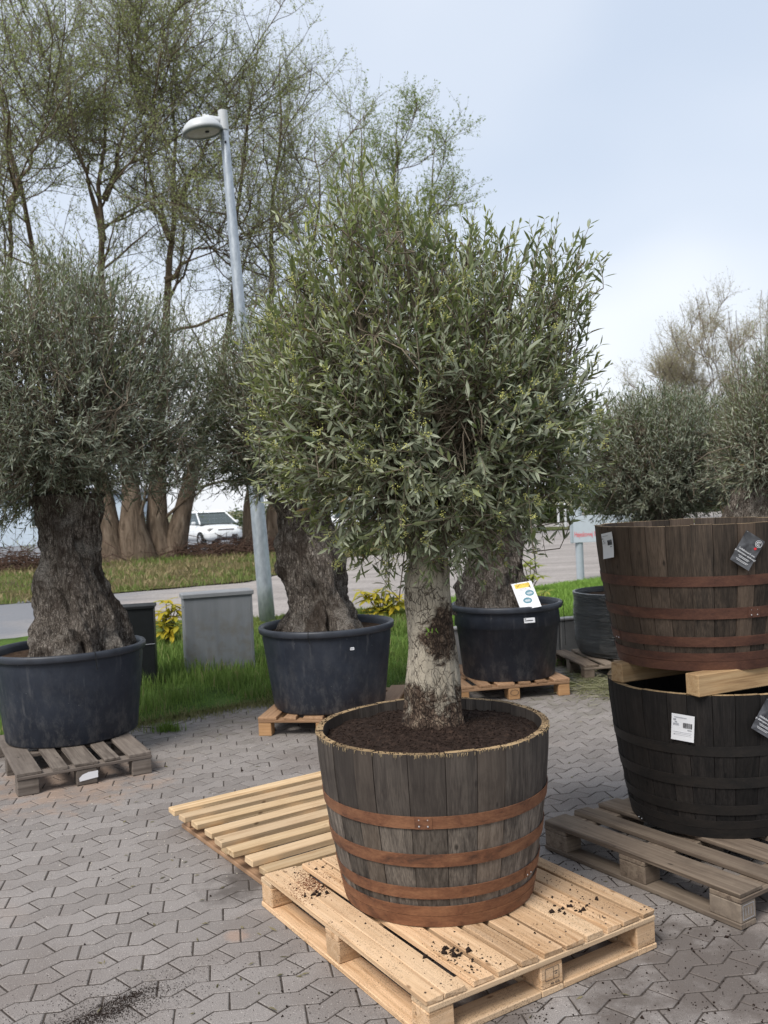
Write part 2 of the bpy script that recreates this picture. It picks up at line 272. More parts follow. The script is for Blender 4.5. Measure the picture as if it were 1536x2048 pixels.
    c = m.mix(m.math('MULTIPLY', m.ramp(m.sep(v, 2), [(0.05, 0.6), (0.30, 0.0)]), m.ramp(m.noise(v, 9, 6), [(0.45, 0.0), (0.65, 0.8)])), c, (0.15, 0.13, 0.10)); m.col(c); M['cab'] = m.m
    M['cab_top'] = plain('cabinet_lid', (0.24, 0.25, 0.265), 0.5, 0.3)
    M['black_cab'] = plain('black_cabinet', (0.010, 0.012, 0.014), 0.5, 0.35, var=0.3)
    M['sign'] = plain('sign_panel', (0.46, 0.505, 0.56), 0.4, 0.4, var=0.05)
    M['post'] = plain('sign_post', (0.34, 0.385, 0.425), 0.45, 0.4)
    M['red'] = plain('red_letters', (0.70, 0.035, 0.045), 0.5, 0.3, var=0.05)
    M['paper'] = plain('white_paper', (0.74, 0.75, 0.78), 0.6, 0.3, var=0.05)
    M['ink'] = plain('black_ink', (0.03, 0.03, 0.035), 0.7, 0.2); M['greyink'] = plain('grey_ink', (0.32, 0.33, 0.36), 0.7, 0.2)
    m = MT('black_tag', 0.4, 0.4); v = m.coord(); m.col(m.ramp(m.noise(v, 14, 3, 0.5, 1.5), [(0.35, (0.035, 0.036, 0.042)), (0.7, (0.13, 0.135, 0.15))])); M['tag'] = m.m
    M['teal'] = plain('teal_print', (0.10, 0.23, 0.29), 0.6, 0.3); M['yellow_print'] = plain('yellow_print', (0.78, 0.56, 0.10), 0.6, 0.3); M['brown_print'] = plain('brown_print', (0.16, 0.10, 0.05), 0.6, 0.3)
    M['rust'] = plain('nail_rust', (0.09, 0.06, 0.045), 0.7, 0.3, var=0.4); M['steel'] = plain('bright_steel', (0.62, 0.62, 0.64), 0.35, 0.6, 0.6, var=0.1)
    M['string'] = plain('dark_string', (0.015, 0.016, 0.016), 0.7, 0.2)
    M['cable'] = plain('grey_cable', (0.34, 0.31, 0.29), 0.7, 0.2)
    m = MT('car_paint', 0.25, 0.5); m.col((0.80, 0.82, 0.84)); m.b.inputs['Coat Weight'].default_value = 0.5; M['carpaint'] = m.m
    m = MT('silver_paint', 0.3, 0.5); m.col((0.45, 0.47, 0.49)); m.b.inputs['Coat Weight'].default_value = 0.5; M['silver'] = m.m
    m = MT('car_glass', 0.08, 0.6); m.col((0.03, 0.045, 0.045)); M['glass'] = m.m
    M['tyre'] = plain('tyre', (0.02, 0.02, 0.02), 0.8, 0.2); M['grille'] = plain('car_grille', (0.055, 0.030, 0.030), 0.5, 0.3)
    M['facade'] = plain('pale_blue_facade', (0.48, 0.56, 0.64), 0.6, 0.3, var=0.1, scale=1); M['roofing'] = plain('grey_roof', (0.16, 0.17, 0.19), 0.7, 0.2)
    M['brush'] = plain('dead_brush', (0.105, 0.066, 0.05), 0.9, 0.1, var=0.5, scale=3); M['white_post'] = plain('white_post', (0.72, 0.73, 0.74), 0.5, 0.3)
    M['strand'] = plain('sawn_fibre', (0.55, 0.42, 0.24), 0.9, 0.1)
build_materials()

# ------------------------------------------------------------------ mesh helpers
def mesh(name, V, F, recalc=False, smooth=False, tint=None):
    me = bpy.data.meshes.new(name)
    V = np.asarray(V, dtype=np.float64)
    if isinstance(F, np.ndarray):
        k = F.shape[1]; n = len(F)
        me.vertices.add(len(V)); me.vertices.foreach_set('co', V.astype(np.float32).ravel())
        me.loops.add(n * k); me.loops.foreach_set('vertex_index', F.astype(np.int32).ravel())
        me.polygons.add(n); me.polygons.foreach_set('loop_start', np.arange(0, n * k, k, dtype=np.int32))
        me.update(calc_edges=True)
    else:
        me.from_pydata([tuple(v) for v in V], [], [tuple(int(i) for i in f) for f in F])
    if recalc:
        bm = bmesh.new(); bm.from_mesh(me); bmesh.ops.recalc_face_normals(bm, faces=bm.faces); bm.to_mesh(me); bm.free()
    if smooth: me.polygons.foreach_set('use_smooth', np.ones(len(me.polygons), dtype=bool))
    if tint is not None:
        a = me.attributes.new('tint', 'FLOAT_COLOR', 'POINT')
        c = np.ones((len(V), 4), dtype=np.float32); c[:, :3] = tint; a.data.foreach_set('color', c.ravel())
    return me
def obj(name, me, mat, parent=None, loc=(0, 0, 0), rot=(0, 0, 0), kind=None):
    if mat is not None and not me.materials: me.materials.append(M[mat] if isinstance(mat, str) else mat)
    o = bpy.data.objects.new(name, me); COL.objects.link(o); o.location = loc; o.rotation_euler = rot
    if parent is not None: o.parent = parent
    if kind: o['kind'] = kind
    return o
def tag(o, label, cat, group=None):
    o['label'] = label; o['category'] = cat
    if group: o['group'] = group
    return o
def empty(name, loc, rz, label, cat, group=None):
    o = bpy.data.objects.new(name, None); COL.objects.link(o); o.location = loc; o.rotation_euler = (0, 0, rz); o.empty_display_size = 0.1
    return tag(o, label, cat, group)
def cbox(lx, ly, lz, c=0.004, jit=0.0):
    """chamfered box, centre at origin"""
    h = (lx / 2, ly / 2, lz / 2); V = []; I = {}
    c = min(c, 0.3 * min(lx, ly, lz))
    for sx in (-1, 1):
        for sy in (-1, 1):
            for sz in (-1, 1):
                s = (sx, sy, sz); J = [random.uniform(-jit, jit) for _ in range(3)]
                for ax in range(3):
                    I[(sx, sy, sz, ax)] = len(V)
                    V.append([s[i] * (h[i] - (0 if i == ax else c)) + J[i] for i in range(3)])
    F = []
    for ax in range(3):
        o = [i for i in range(3) if i != ax]
        for s in (-1, 1):
            f = []
            for a, b in ((-1, -1), (1, -1), (1, 1), (-1, 1)):
                k = [0, 0, 0]; k[ax] = s; k[o[0]] = a; k[o[1]] = b; f.append(I[(*k, ax)])
            F.append(f)
        for a in (-1, 1):
            for b in (-1, 1):                     # edge running along ax
                k0 = [0, 0, 0]; k0[o[0]] = a; k0[o[1]] = b; k1 = list(k0); k0[ax] = -1; k1[ax] = 1
                F.append([I[(*k0, o[0])], I[(*k1, o[0])], I[(*k1, o[1])], I[(*k0, o[1])]])
    for sx in (-1, 1):
        for sy in (-1, 1):
            for sz in (-1, 1): F.append([I[(sx, sy, sz, a)] for a in range(3)])
    return V, F
def board(name, parent, mat, lx, ly, lz, loc, rz=0.0, c=0.004, jit=0.0, rot=None):
    V, F = cbox(lx, ly, lz, c, jit)
    return obj(name, mesh(name, V, F, True), mat, parent, loc, rot or (0, 0, rz))
def lathe(profile, seg=72, wob=None, a0=0.0, a1=2 * math.pi):
    full = abs(a1 - a0 - 2 * math.pi) < 1e-6; n = seg if full else seg + 1
    V = []; F = []
    for (r, z) in profile:
        for i in range(n):
            t = a0 + (a1 - a0) * i / seg; q = r + (wob(t, z) if wob else 0)
            V.append((q * math.cos(t), q * math.sin(t), z))
    for k in range(len(profile) - 1):
        for i in range(seg):
            j = (i + 1) % n
            F.append((k * n + i, k * n + j, (k + 1) * n + j, (k + 1) * n + i))
    return V, F
class MB:
    def __init__(s): s.V = []; s.F = []; s.k = 0
    def add(s, V, F):
        s.V.append(np.asarray(V, float).reshape(-1, 3)); s.F += [tuple(i + s.k for i in f) for f in F]; s.k += len(V); return s
    def box(s, lx, ly, lz, loc=(0, 0, 0), rz=0.0, c=0.004):
        V, F = cbox(lx, ly, lz, c); V = np.array(V); ca, sa = math.cos(rz), math.sin(rz)
        V = np.stack([V[:, 0] * ca - V[:, 1] * sa, V[:, 0] * sa + V[:, 1] * ca, V[:, 2]], -1) + np.array(loc); return s.add(V, F)
    def tube(s, pts, rad, sides=5, cap=True):
        V, F = tube(pts, rad, sides, cap); return s.add(V, F)
    def mesh(s, name, recalc=True, smooth=False): return mesh(name, np.concatenate(s.V), s.F, recalc, smooth)
def tube(pts, rad, sides=5, cap=True):
    pts = np.asarray(pts, float); n = len(pts); rad = np.broadcast_to(np.asarray(rad, float), (n,))
    T = np.gradient(pts, axis=0); T /= np.linalg.norm(T, axis=1)[:, None] + 1e-9
    ref = np.array([0, 0, 1.0]) if abs(T[0][2]) < 0.9 else np.array([1.0, 0, 0])
    A = np.cross(T, ref); A /= np.linalg.norm(A, axis=1)[:, None] + 1e-9; B = np.cross(T, A)
    th = np.arange(sides) * 2 * math.pi / sides
    V = pts[:, None] + rad[:, None, None] * (np.cos(th)[None, :, None] * A[:, None] + np.sin(th)[None, :, None] * B[:, None])
    F = [(k * sides + i, k * sides + (i + 1) % sides, (k + 1) * sides + (i + 1) % sides, (k + 1) * sides + i) for k in range(n - 1) for i in range(sides)]
    if cap: F += [tuple(range(sides))[::-1], tuple((n - 1) * sides + i for i in range(sides))]
    return V.reshape(-1, 3), F
class Tubes:
    """many thin tubes in one mesh (quads only)"""
    def __init__(s, sides=3): s.V = []; s.F = []; s.k = 0; s.sides = sides
    def add(s, pts, rad):
        V, F = tube(pts, rad, s.sides, False); s.V.append(V); s.F.append(np.array(F) + s.k); s.k += len(V)
    def batch(s, P, rad):
        P = np.asarray(P); n, m, _ = P.shape; T = np.gradient(P, axis=1); T = unit(T); ref = np.where(np.abs(T[:, :1, 2:3]) < .9, np.array([0, 0, 1.0]), np.array([1.0, 0, 0]))
        A = unit(np.cross(T, np.broadcast_to(ref, T.shape))); B = np.cross(T, A); th = np.arange(s.sides) * 2 * math.pi / s.sides; rad = np.asarray(rad)
        V = P[:, :, None] + rad[None, :, None, None] * (np.cos(th)[:, None] * A[:, :, None] + np.sin(th)[:, None] * B[:, :, None])
        k, i = np.meshgrid(np.arange(m - 1), np.arange(s.sides), indexing='ij'); j = (i + 1) % s.sides; f = np.stack([k * s.sides + i, k * s.sides + j, (k + 1) * s.sides + j, (k + 1) * s.sides + i], -1).reshape(-1, 4)
        s.V.append(V.reshape(-1, 3)); s.F.append((f[None] + (np.arange(n) * m * s.sides)[:, None, None]).reshape(-1, 4) + s.k); s.k += n * m * s.sides
    def mesh(s, name): return mesh(name, np.concatenate(s.V), np.concatenate(s.F), smooth=True)
def fnoise(p, f, oct=4):
    return mnoise.fractal(Vector(p) * f, 1.0, 2.0, oct)
def unit(v): return v / (np.linalg.norm(v, axis=-1, keepdims=True) + 1e-9)
def crumbs(name, P, S, mat, parent=None, label=None, cat=None):
    """loose grains: one squashed tetra-like lump for each point"""
    n = len(P); base = np.array([(1, 0, -.3), (-.5, .87, -.3), (-.5, -.87, -.3), (0.1, 0.05, .8), (.5, .6, .3), (-.6, .1, .35)])
    F0 = np.array([(0, 2, 1), (0, 1, 4), (1, 5, 4), (1, 2, 5), (2, 0, 3), (0, 4, 3), (4, 5, 3), (5, 2, 3)])
    a = rng.uniform(0, 6.28, n); ca, sa = np.cos(a), np.sin(a)
    B = base[None] * rng.uniform(.6, 1.3, (n, 6, 3))
    V = np.stack([B[..., 0] * ca[:, None] - B[..., 1] * sa[:, None], B[..., 0] * sa[:, None] + B[..., 1] * ca[:, None], B[..., 2]], -1) * S[:, None, None] + P[:, None]
    F = (F0[None] + (np.arange(n) * 6)[:, None, None]).reshape(-1, 3)
    o = obj(name, mesh(name, V.reshape(-1, 3), F), mat, parent, kind='stuff')
    if label: tag(o, label, cat)
    return o
def text_mesh(txt, size, thick=0.0006, align='LEFT', shear=0.0):
    cu = bpy.data.curves.new('t', 'FONT'); cu.body = txt; cu.size = size; cu.extrude = thick; cu.align_x = align; cu.resolution_u = 2; cu.shear = shear
    o = bpy.data.objects.new('t', cu); COL.objects.link(o)
    me = bpy.data.meshes.new_from_object(o.evaluated_get(bpy.context.evaluated_depsgraph_get()))
    bpy.data.objects.remove(o); bpy.data.curves.remove(cu); return me
def text_obj(name, txt, size, mat, parent, loc, rot=(0, 0, 0), align='LEFT', thick=0.0006):
    me = text_mesh(txt, size, thick, align); me.name = name; me.materials.clear(); return obj(name, me, mat, parent, loc, rot)

# ------------------------------------------------------------------ the ground
def pl(x, pts):
    return float(np.interp(x, [p[0] for p in pts], [p[1] for p in pts]))
ZR = 0.25                                                       # level of the road behind the lawn
EDGE = [(-9, 4.2), (-2.08, 7.41), (-1.27, 8.0), (-.02, 8.2), (0.45, 9.05), (0.6, 9.22), (1.7, 9.52), (2.3, 9.72), (4.5, 10.5), (9, 12.1)]
NEAR = [(-14, 9.5)] + [tuple(gp(*q, ZR)[:2]) for q in ((0, 1285), (215, 1252), (520, 1240), (800, 1215), (1060, 1180), (1200, 1160))] + [(9, 18.5), (20, 22)]
VERGE = [(-40, 6)] + [tuple(gp(*q, ZR)[:2]) for q in ((50, 1207), (230, 1188), (500, 1165), (690, 1116), (860, 1100), (1060, 1064))] + [(20, 41)]
def sstep(t): t = min(1, max(0, t)); return t * t * (3 - 2 * t)
def gz(x, y):
    e = pl(x, EDGE); r = pl(x, NEAR); v = min(1, max(0, (y - e) / max(0.5, r - e)))
    return 0.02 + 0.37 * sstep((x - 0.2) / 0.35) * (1 - v) + (ZR - 0.01) * sstep(v)
def vz(x, y):
    e = pl(x, VERGE); k = sstep((y - e) / 6.0) * (1 - sstep((y - e - 8.5) / 6.0)); s = 1 - sstep((x + 1.5) / 4)
    return ZR + 0.02 + k * (0.06 + 0.14 * s)
def sheet(name, xs, rows, f, mat, label=None):
    V = []; F = []; n = len(xs)
    for k in range(rows + 1):
        for x in xs: V.append(f(x, k / rows))
    for k in range(rows):
        for i in range(n - 1): F.append((k * n + i, k * n + i + 1, (k + 1) * n + i + 1, (k + 1) * n + i))
    return obj(name, mesh(name, V, np.array(F), smooth=True), mat, kind='structure')
g = obj('ground', mesh('ground', [(-1500, -300, -0.12), (1500, -300, -0.12), (1500, 2500, -0.12), (-1500, 2500, -0.12)], np.array([(0, 1, 2, 3)])), 'far', kind='structure')
xs = np.concatenate([np.linspace(-9, -2.2, 12), np.linspace(-2, 5, 60), np.linspace(5.3, 9, 8)])
sheet('lawn', xs, 26, lambda x, t: (x, pl(x, EDGE) + 0.02 + t * (pl(x, NEAR) - pl(x, EDGE) + 0.2), gz(x, pl(x, EDGE) + t * (pl(x, NEAR) - pl(x, EDGE))) + 0.01 * fnoise((x, t * 6, 0), 2.0)), 'lawn')
xs = np.concatenate([np.linspace(-60, -9, 12), np.linspace(-8.5, 12, 60), np.linspace(13, 70, 14)])
sheet('road', xs, 30, lambda x, t: (x, pl(x, NEAR) + (t ** 2) * (110 - pl(x, NEAR)), ZR - 0.004 * 0), 'road')
xs = np.concatenate([np.linspace(-40, -13, 14), np.linspace(-12.5, 6, 70), np.linspace(6.5, 20, 14)])
sheet('verge', xs, 40, lambda x, t: (x, pl(x, VERGE) + 0.25 * fnoise((x, 0, 3), 0.8) * (1 - t) + t * 15.5 * (0.25 + 0.75 * (1 - sstep((x + 1) / 8))), vz(x, pl(x, VERGE) + t * 15.5) - (0.03 if t > 0.98 else 0) + 0.05 * fnoise((x, t * 15, 1), 0.7)), 'verge')

# paving: rows of zigzag stones, alternate rows jointed across the one or the other limb of the zigzag
UA = R(28.2); U2 = np.array([math.cos(UA), math.sin(UA)]); V2 = np.array([-U2[1], U2[0]])
PER = 0.197; za = R(23); SEG = PER / 2 / math.cos(za)
def rot2(v, a): return np.array([v[0] * math.cos(a) - v[1] * math.sin(a), v[0] * math.sin(a) + v[1] * math.cos(a)])
DA, DB = rot2(U2, -za), rot2(U2, za)
JA = 0.112 * V2 + 0.036 * U2; JB = 0.112 * V2 - 0.036 * U2
P0 = np.array([-1.101, 3.61])                                   # middle of a flat limb on the lower line of an A row
def inset(poly, d):
    n = len(poly); o = []
    for i in range(n):
        a, b, c = poly[i - 1], poly[i], poly[(i + 1) % n]
        n1 = np.array([-(b - a)[1], (b - a)[0]]); n1 /= np.linalg.norm(n1); n2 = np.array([-(c - b)[1], (c - b)[0]]); n2 /= np.linalg.norm(n2)
        m = n1 + n2; m /= max(0.5, (m @ m) / 2) ; o.append(b + d * m)
    return np.array(o)
def stone_poly(kind):
    d1, d2, J = (DA, DB, JA) if kind == 0 else (DB, DA, JB)
    lo = [np.zeros(2), d1 * SEG / 2, d1 * SEG / 2 + d2 * SEG, d1 * SEG + d2 * SEG]
    return np.array(lo + [q + J for q in lo[::-1]])
def stone_mesh(kind, k):
    p = stone_poly(kind); c = p.mean(0); p = p - c
    q0 = inset(p, 0.0033); q1 = inset(p, 0.0065); n = 8
    V = [(*v, -0.05) for v in q0] + [(*v, -0.0024) for v in q0] + [(*v, 0.0) for v in q1]
    F = [tuple(range(2 * n, 3 * n))]
    for i in range(n):
        j = (i + 1) % n; F.append((i, j, n + j, n + i)); F.append((n + i, n + j, 2 * n + j, 2 * n + i))
    return V, F, c
paving = obj('paving', mesh('paving', [(-9, 1.0, -0.0032), (9, 1.0, -0.0032), (9, 12.3, -0.0032), (-9, 12.3, -0.0032)], np.array([(0, 1, 2, 3)])), 'joint', kind='structure')
protos = [stone_mesh(0, 0), stone_mesh(1, 0)]
pm = [mesh('paver', protos[k][0], protos[k][1]) for k in (0, 1)]
cells = []
for r in range(-30, 60):
    base = P0 + (r // 2) * (JA + JB) + (JA if r % 2 else 0)
    if r % 2: base = base + DA * SEG / 2 + DB * SEG / 2            # B rows start at the middle of a steep limb
    kind = r % 2
    for i in range(-60, 60):
        c = base + i * PER * U2 + protos[kind][2]
        if not (-4.6 < c[0] < 4.6 and 1.6 < c[1] < pl(c[0], EDGE) - 0.02): continue
        if abs(c[0]) > 1.1 + 0.55 * c[1]: continue
        cells.append((c[0], c[1], kind))
FP = (np.array([0.067, 2.839]), R(32.1), 1.045, 1.27)             # front pallet: near corner, turn, width, length
def under_pallet(c):
    d = np.array(c[:2]) - FP[0]; x = d @ np.array([math.cos(FP[1]), math.sin(FP[1])]); y = d @ np.array([-math.sin(FP[1]), math.cos(FP[1])])
    return 0.06 < x < FP[2] - 0.06 and 0.06 < y < FP[3] + 1.0
pp = project(np.array([(c[0], c[1], 0) for c in cells]))
vis = [k for k in range(len(cells)) if -30 < pp[k][0] < 1566 and pp[k][1] < 2075 and not under_pallet(cells[k]) and cells[k][1] > 1.5]
vis.sort(key=lambda k: cells[k][1]); near = set(vis[:300])
BV = []; BF = []; kk = 0
for k, (x, y, kind) in enumerate(cells):
    dz = -0.0004 + 0.0008 * random.uniform(-1, 1); rx, ry, rz = (random.gauss(0, 0.006) for _ in range(3))
    if k in near:
        obj('paver', pm[kind], 'paver', paving, (x, y, dz), (rx, ry, rz * 1.5))
    else:
        V = np.array(protos[kind][0]); V[:, 2] += dz + V[:, 1] * rx - V[:, 0] * ry; V[:, 0] += x; V[:, 1] += y
        BV.append(V); BF += [tuple(i + kk for i in f) for f in protos[kind][1]]; kk += len(V)
obj('distant_pavers', mesh('distant_pavers', np.concatenate(BV), BF), 'paver', paving, kind='stuff')

# low concrete wall in front of the raised lawn
WA = math.atan2(9.72 - 9.22, 2.3 - 0.6)
wl = empty('retaining_wall', (0.62, 9.19, 0), WA, 'low grey concrete wall edging the raised lawn behind the wrapped pot', 'wall')
for k in range(4):
    board('wall_block', wl, 'concrete', 1.19, 0.10, 0.52, (0.6 + k * 1.2, 0.0, 0.145), c=0.012)
    board('coping', wl, 'concrete', 1.19, 0.125, 0.03, (0.6 + k * 1.2, 0.0, 0.42), c=0.008)

# ------------------------------------------------------------------ pallets
def pallet(origin, rz, W, L, H, planks, mat, label, group=None, cat='pallet', ends=0.0, skid_x=True, skid_y=True, blockmat=None, bw=0.10, bl=0.10, t=0.022, jit=0.0025, stringers=(0, 1, 2), name='wooden_pallet'):
    """local x along W, planks run along local y (L)"""
    o = empty(name, (origin[0], origin[1], 0), rz, label, cat, group); bm_ = blockmat or mat
    for (a, b, *e) in planks:
        e0 = (e[0] if e else 0) + random.uniform(0, 0.004); e1 = ends + random.uniform(0, 0.006)
        board('plank', o, mat, L - e0 - e1, b - a, t, ((a + b) / 2, (e0 + L - e1) / 2, H - t / 2), R(90) + random.gauss(0, 0.003), 0.003, jit)
    for k in stringers:
        y = (bl / 2, L / 2, L - bl / 2)[k]
        board('stringer_board', o, mat, W - 0.004, bl * 1.0, t - 0.001, (W / 2, y, H - 1.5 * t - 0.0005), 0, 0.003, 0.001)
    z0 = t + 0.001 if (skid_x or skid_y) else 0.0; z1 = H - 2 * t - 0.001
    for x in (bw / 2 + 0.003, W / 2, W - bw / 2 - 0.003):
        for y in (bl / 2 + 0.003, L / 2, L - bl / 2 - 0.003):
            board('block', o, bm_, bw, bl, z1 - z0, (x, y, (z0 + z1) / 2), 0, 0.004, 0.0015)
    if skid_y:
        for x in (0.05, W / 2, W - 0.05): board('skid_board', o, mat, L, 0.10, t, (x, L / 2, t / 2 + 0.001), R(90), 0.003, 0.0015)
    elif skid_x:
        for y in (bl / 2, L / 2, L - bl / 2): board('skid_board', o, mat, W, 0.10, t, (W / 2, y, t / 2 + 0.001), 0, 0.003, 0.0015)
    return o
HF = 0.15
fp_planks = [(0.0, 0.066), (0.069, 0.155), (0.183, 0.270), (0.286, 0.372), (0.391, 0.465), (0.490, 0.577), (0.591, 0.674), (0.693, 0.776), (0.792, 0.868), (0.872, 0.958), (0.981, 1.044)]
fpal = pallet(FP[0], FP[1], FP[2], FP[3], HF, fp_planks, 'new_wood', 'new yellow pine pallet under the orange hooped barrel, strewn with soil', ends=0.035, bw=0.1, bl=0.1)
for y in (0.05, FP[3] - 0.05):                                     # skids across the near and far ends
    for a, b in ((0.102, FP[2] / 2 - 0.052), (FP[2] / 2 + 0.052, FP[2] - 0.102)):
        board('skid_board', fpal, 'new_wood', b - a, 0.10, 0.022, ((a + b) / 2, y, 0.012), 0, 0.003, 0.001)
def nails(o, planks, L, H, bl):
    mb = MB()
    for (a, b, *_) in planks:
        for y in (bl / 2, L / 2, L - bl / 2 - .01):
            for x in ((a + b) / 2 - .22 * (b - a), (a + b) / 2 + .22 * (b - a)):
                V, F = lathe([(0, .0012), (.0036, .0010), (.0042, -.001)], 7); mb.add(np.array(V) + [x + random.gauss(0, .003), y + random.gauss(0, .012), H + .0004], F)
    obj('nail_heads', mb.mesh('nail_heads', False), 'rust', o, kind='stuff')
nails(fpal, fp_planks, FP[3], HF, 0.1)
# stamp on the middle block of the near side
mb = MB()
for (x0, z0, lx, lz) in ((0, 0.03, 0.062, 0.0012), (0, -0.012, 0.062, 0.0012), (-0.031, 0.009, 0.0012, 0.043), (0.031, 0.009, 0.0012, 0.043), (0.006, 0.009, 0.0012, 0.043), (0.018, 0.012, 0.014, 0.002), (0.018, 0.004, 0.012, 0.0016)):
    mb.box(lx, 0.0008, lz, (x0, 0, z0), c=0.0001)
stamp = obj('stamp', mb.mesh('stamp'), 'ink', fpal, (FP[2] / 2, 0.0022, 0.062))
text_obj('lettering', 'Nr 416', 0.014, 'ink', stamp, (0.032, -0.0006, -0.030), (R(90), 0, 0), 'RIGHT', 0.0003)

bpal = empty('slatted_pallet', (-1.185, 4.90, 0), R(34), 'pale slatted pallet of narrow boards lying empty behind the soil strewn pallet', 'pallet')
BW, BLn = 1.10, 1.075
for k in range(8):
    y = -k * 0.152
    board('slat', bpal, 'pale_wood', 1.13 + random.uniform(-.02, .02), 0.084, 0.030, (0.525 + random.uniform(-.012, .012), y - 0.01, 0.116), random.gauss(0, 0.012), 0.003, 0.002)
for x in (0.07, 0.53, 1.0):
    board('bearer', bpal, 'pale_wood', 1.13, 0.085, 0.022, (x, -0.532, 0.0885), R(90), 0.003, 0.001)
    for y in (-0.03, -0.53, -1.03): board('block', bpal, 'orange_wood' if x < 0.1 and y > -0.1 else 'pale_wood', 0.085, 0.085, 0.054, (x, y, 0.0495), 0, 0.003, 0.001)
    board('skid_board', bpal, 'orange_wood' if x < 0.1 else 'pale_wood', 1.13, 0.095, 0.021, (x, -0.532, 0.0115), R(90), 0.003, 0.001)

rpal = pallet((1.312, 3.50), R(33.8), 1.0, 1.085, 0.144, [(0.0, 0.145), (0.205, 0.30), (0.375, 0.52), (0.60, 0.70), (0.855, 1.0)], 'old_wood', 'weathered brown pallet under the two stacked barrels', bw=0.1, bl=0.145)
mb = MB()
for (x0, z0, lx, lz) in ((0, 0.028, 0.07, 0.002), (0, -0.028, 0.07, 0.002), (-0.035, 0, 0.002, 0.056), (0.035, 0, 0.002, 0.056), (-0.018, 0, 0.002, 0.03), (0, 0, 0.002, 0.03), (0.016, 0, 0.002, 0.03)): mb.box(lx, 0.0008, lz, (x0, 0, z0), c=0.0001)
obj('stamp', mb.mesh('stamp'), 'greyink', rpal, (0.053, 0.0022, 0.062))
lpal = pallet((-2.355, 5.61), R(29.0), 0.845, 1.2, 0.144, [(0.0, 0.15), (0.215, 0.31), (0.35, 0.495), (0.54, 0.635), (0.69, 0.84)], 'grey_wood', 'grey weathered pallet with a torn white label, under the big pot by the black box', skid_x=False, skid_y=False, bw=0.13, bl=0.1)
lb = mesh('torn_label', [(-.055, 0, -.022), (.06, 0, -.012), (.062, 0, .032), (.0, 0, .03), (-.035, 0, .02), (-.058, 0, .0)], [(0, 1, 2, 3, 4, 5)]); obj('torn_label', lb, 'paper', lpal, (0.43, -0.0012, 0.05))
mpal = pallet((-0.93, 6.72), R(-12), 1.0, 1.15, 0.144, [(0.0, 0.145), (0.20, 0.30), (0.35, 0.50), (0.55, 0.65), (0.70, 0.80), (0.855, 1.0)], 'orange_wood', 'reddish brown pallet under the middle black pot beside the grass', blockmat='block_wood', skid_x=False, skid_y=False)
mpal.location = (-1.03, 6.86, 0); mpal.rotation_euler.z = R(-9)
kpal = pallet((0.55, 7.62), R(10), 1.0, 1.15, 0.144, [(0.0, 0.145), (0.20, 0.30), (0.35, 0.50), (0.55, 0.65), (0.70, 0.80), (0.855, 1.0)], 'orange_wood', 'orange brown pallet under the collared black pot with the white card', blockmat='block_wood', skid_x=False, skid_y=False, bw=0.1, bl=0.13)
V, F = lathe([(0.030, -.0004), (0.030, .0004), (0.027, .0004), (0.027, -.0004), (0.030, -.0004)], 24); s_ = obj('stamp', mesh('stamp', V, F, True), 'ink', kpal, (0.5, 0.0018, 0.06), (R(90), 0, 0)); s_.scale = (1.25, 0.8, 1)
wpal = pallet((1.80, 9.15), R(20), 0.9, 0.9, 0.144, [(0.0, 0.145), (0.20, 0.30), (0.35, 0.50), (0.55, 0.65), (0.755, 0.90)], 'old_wood', 'grey brown pallet under the pot wrapped in black film', skid_x=False, skid_y=False)
wpal.location = (1.78, 8.35, 0); wpal.rotation_euler.z = R(8)

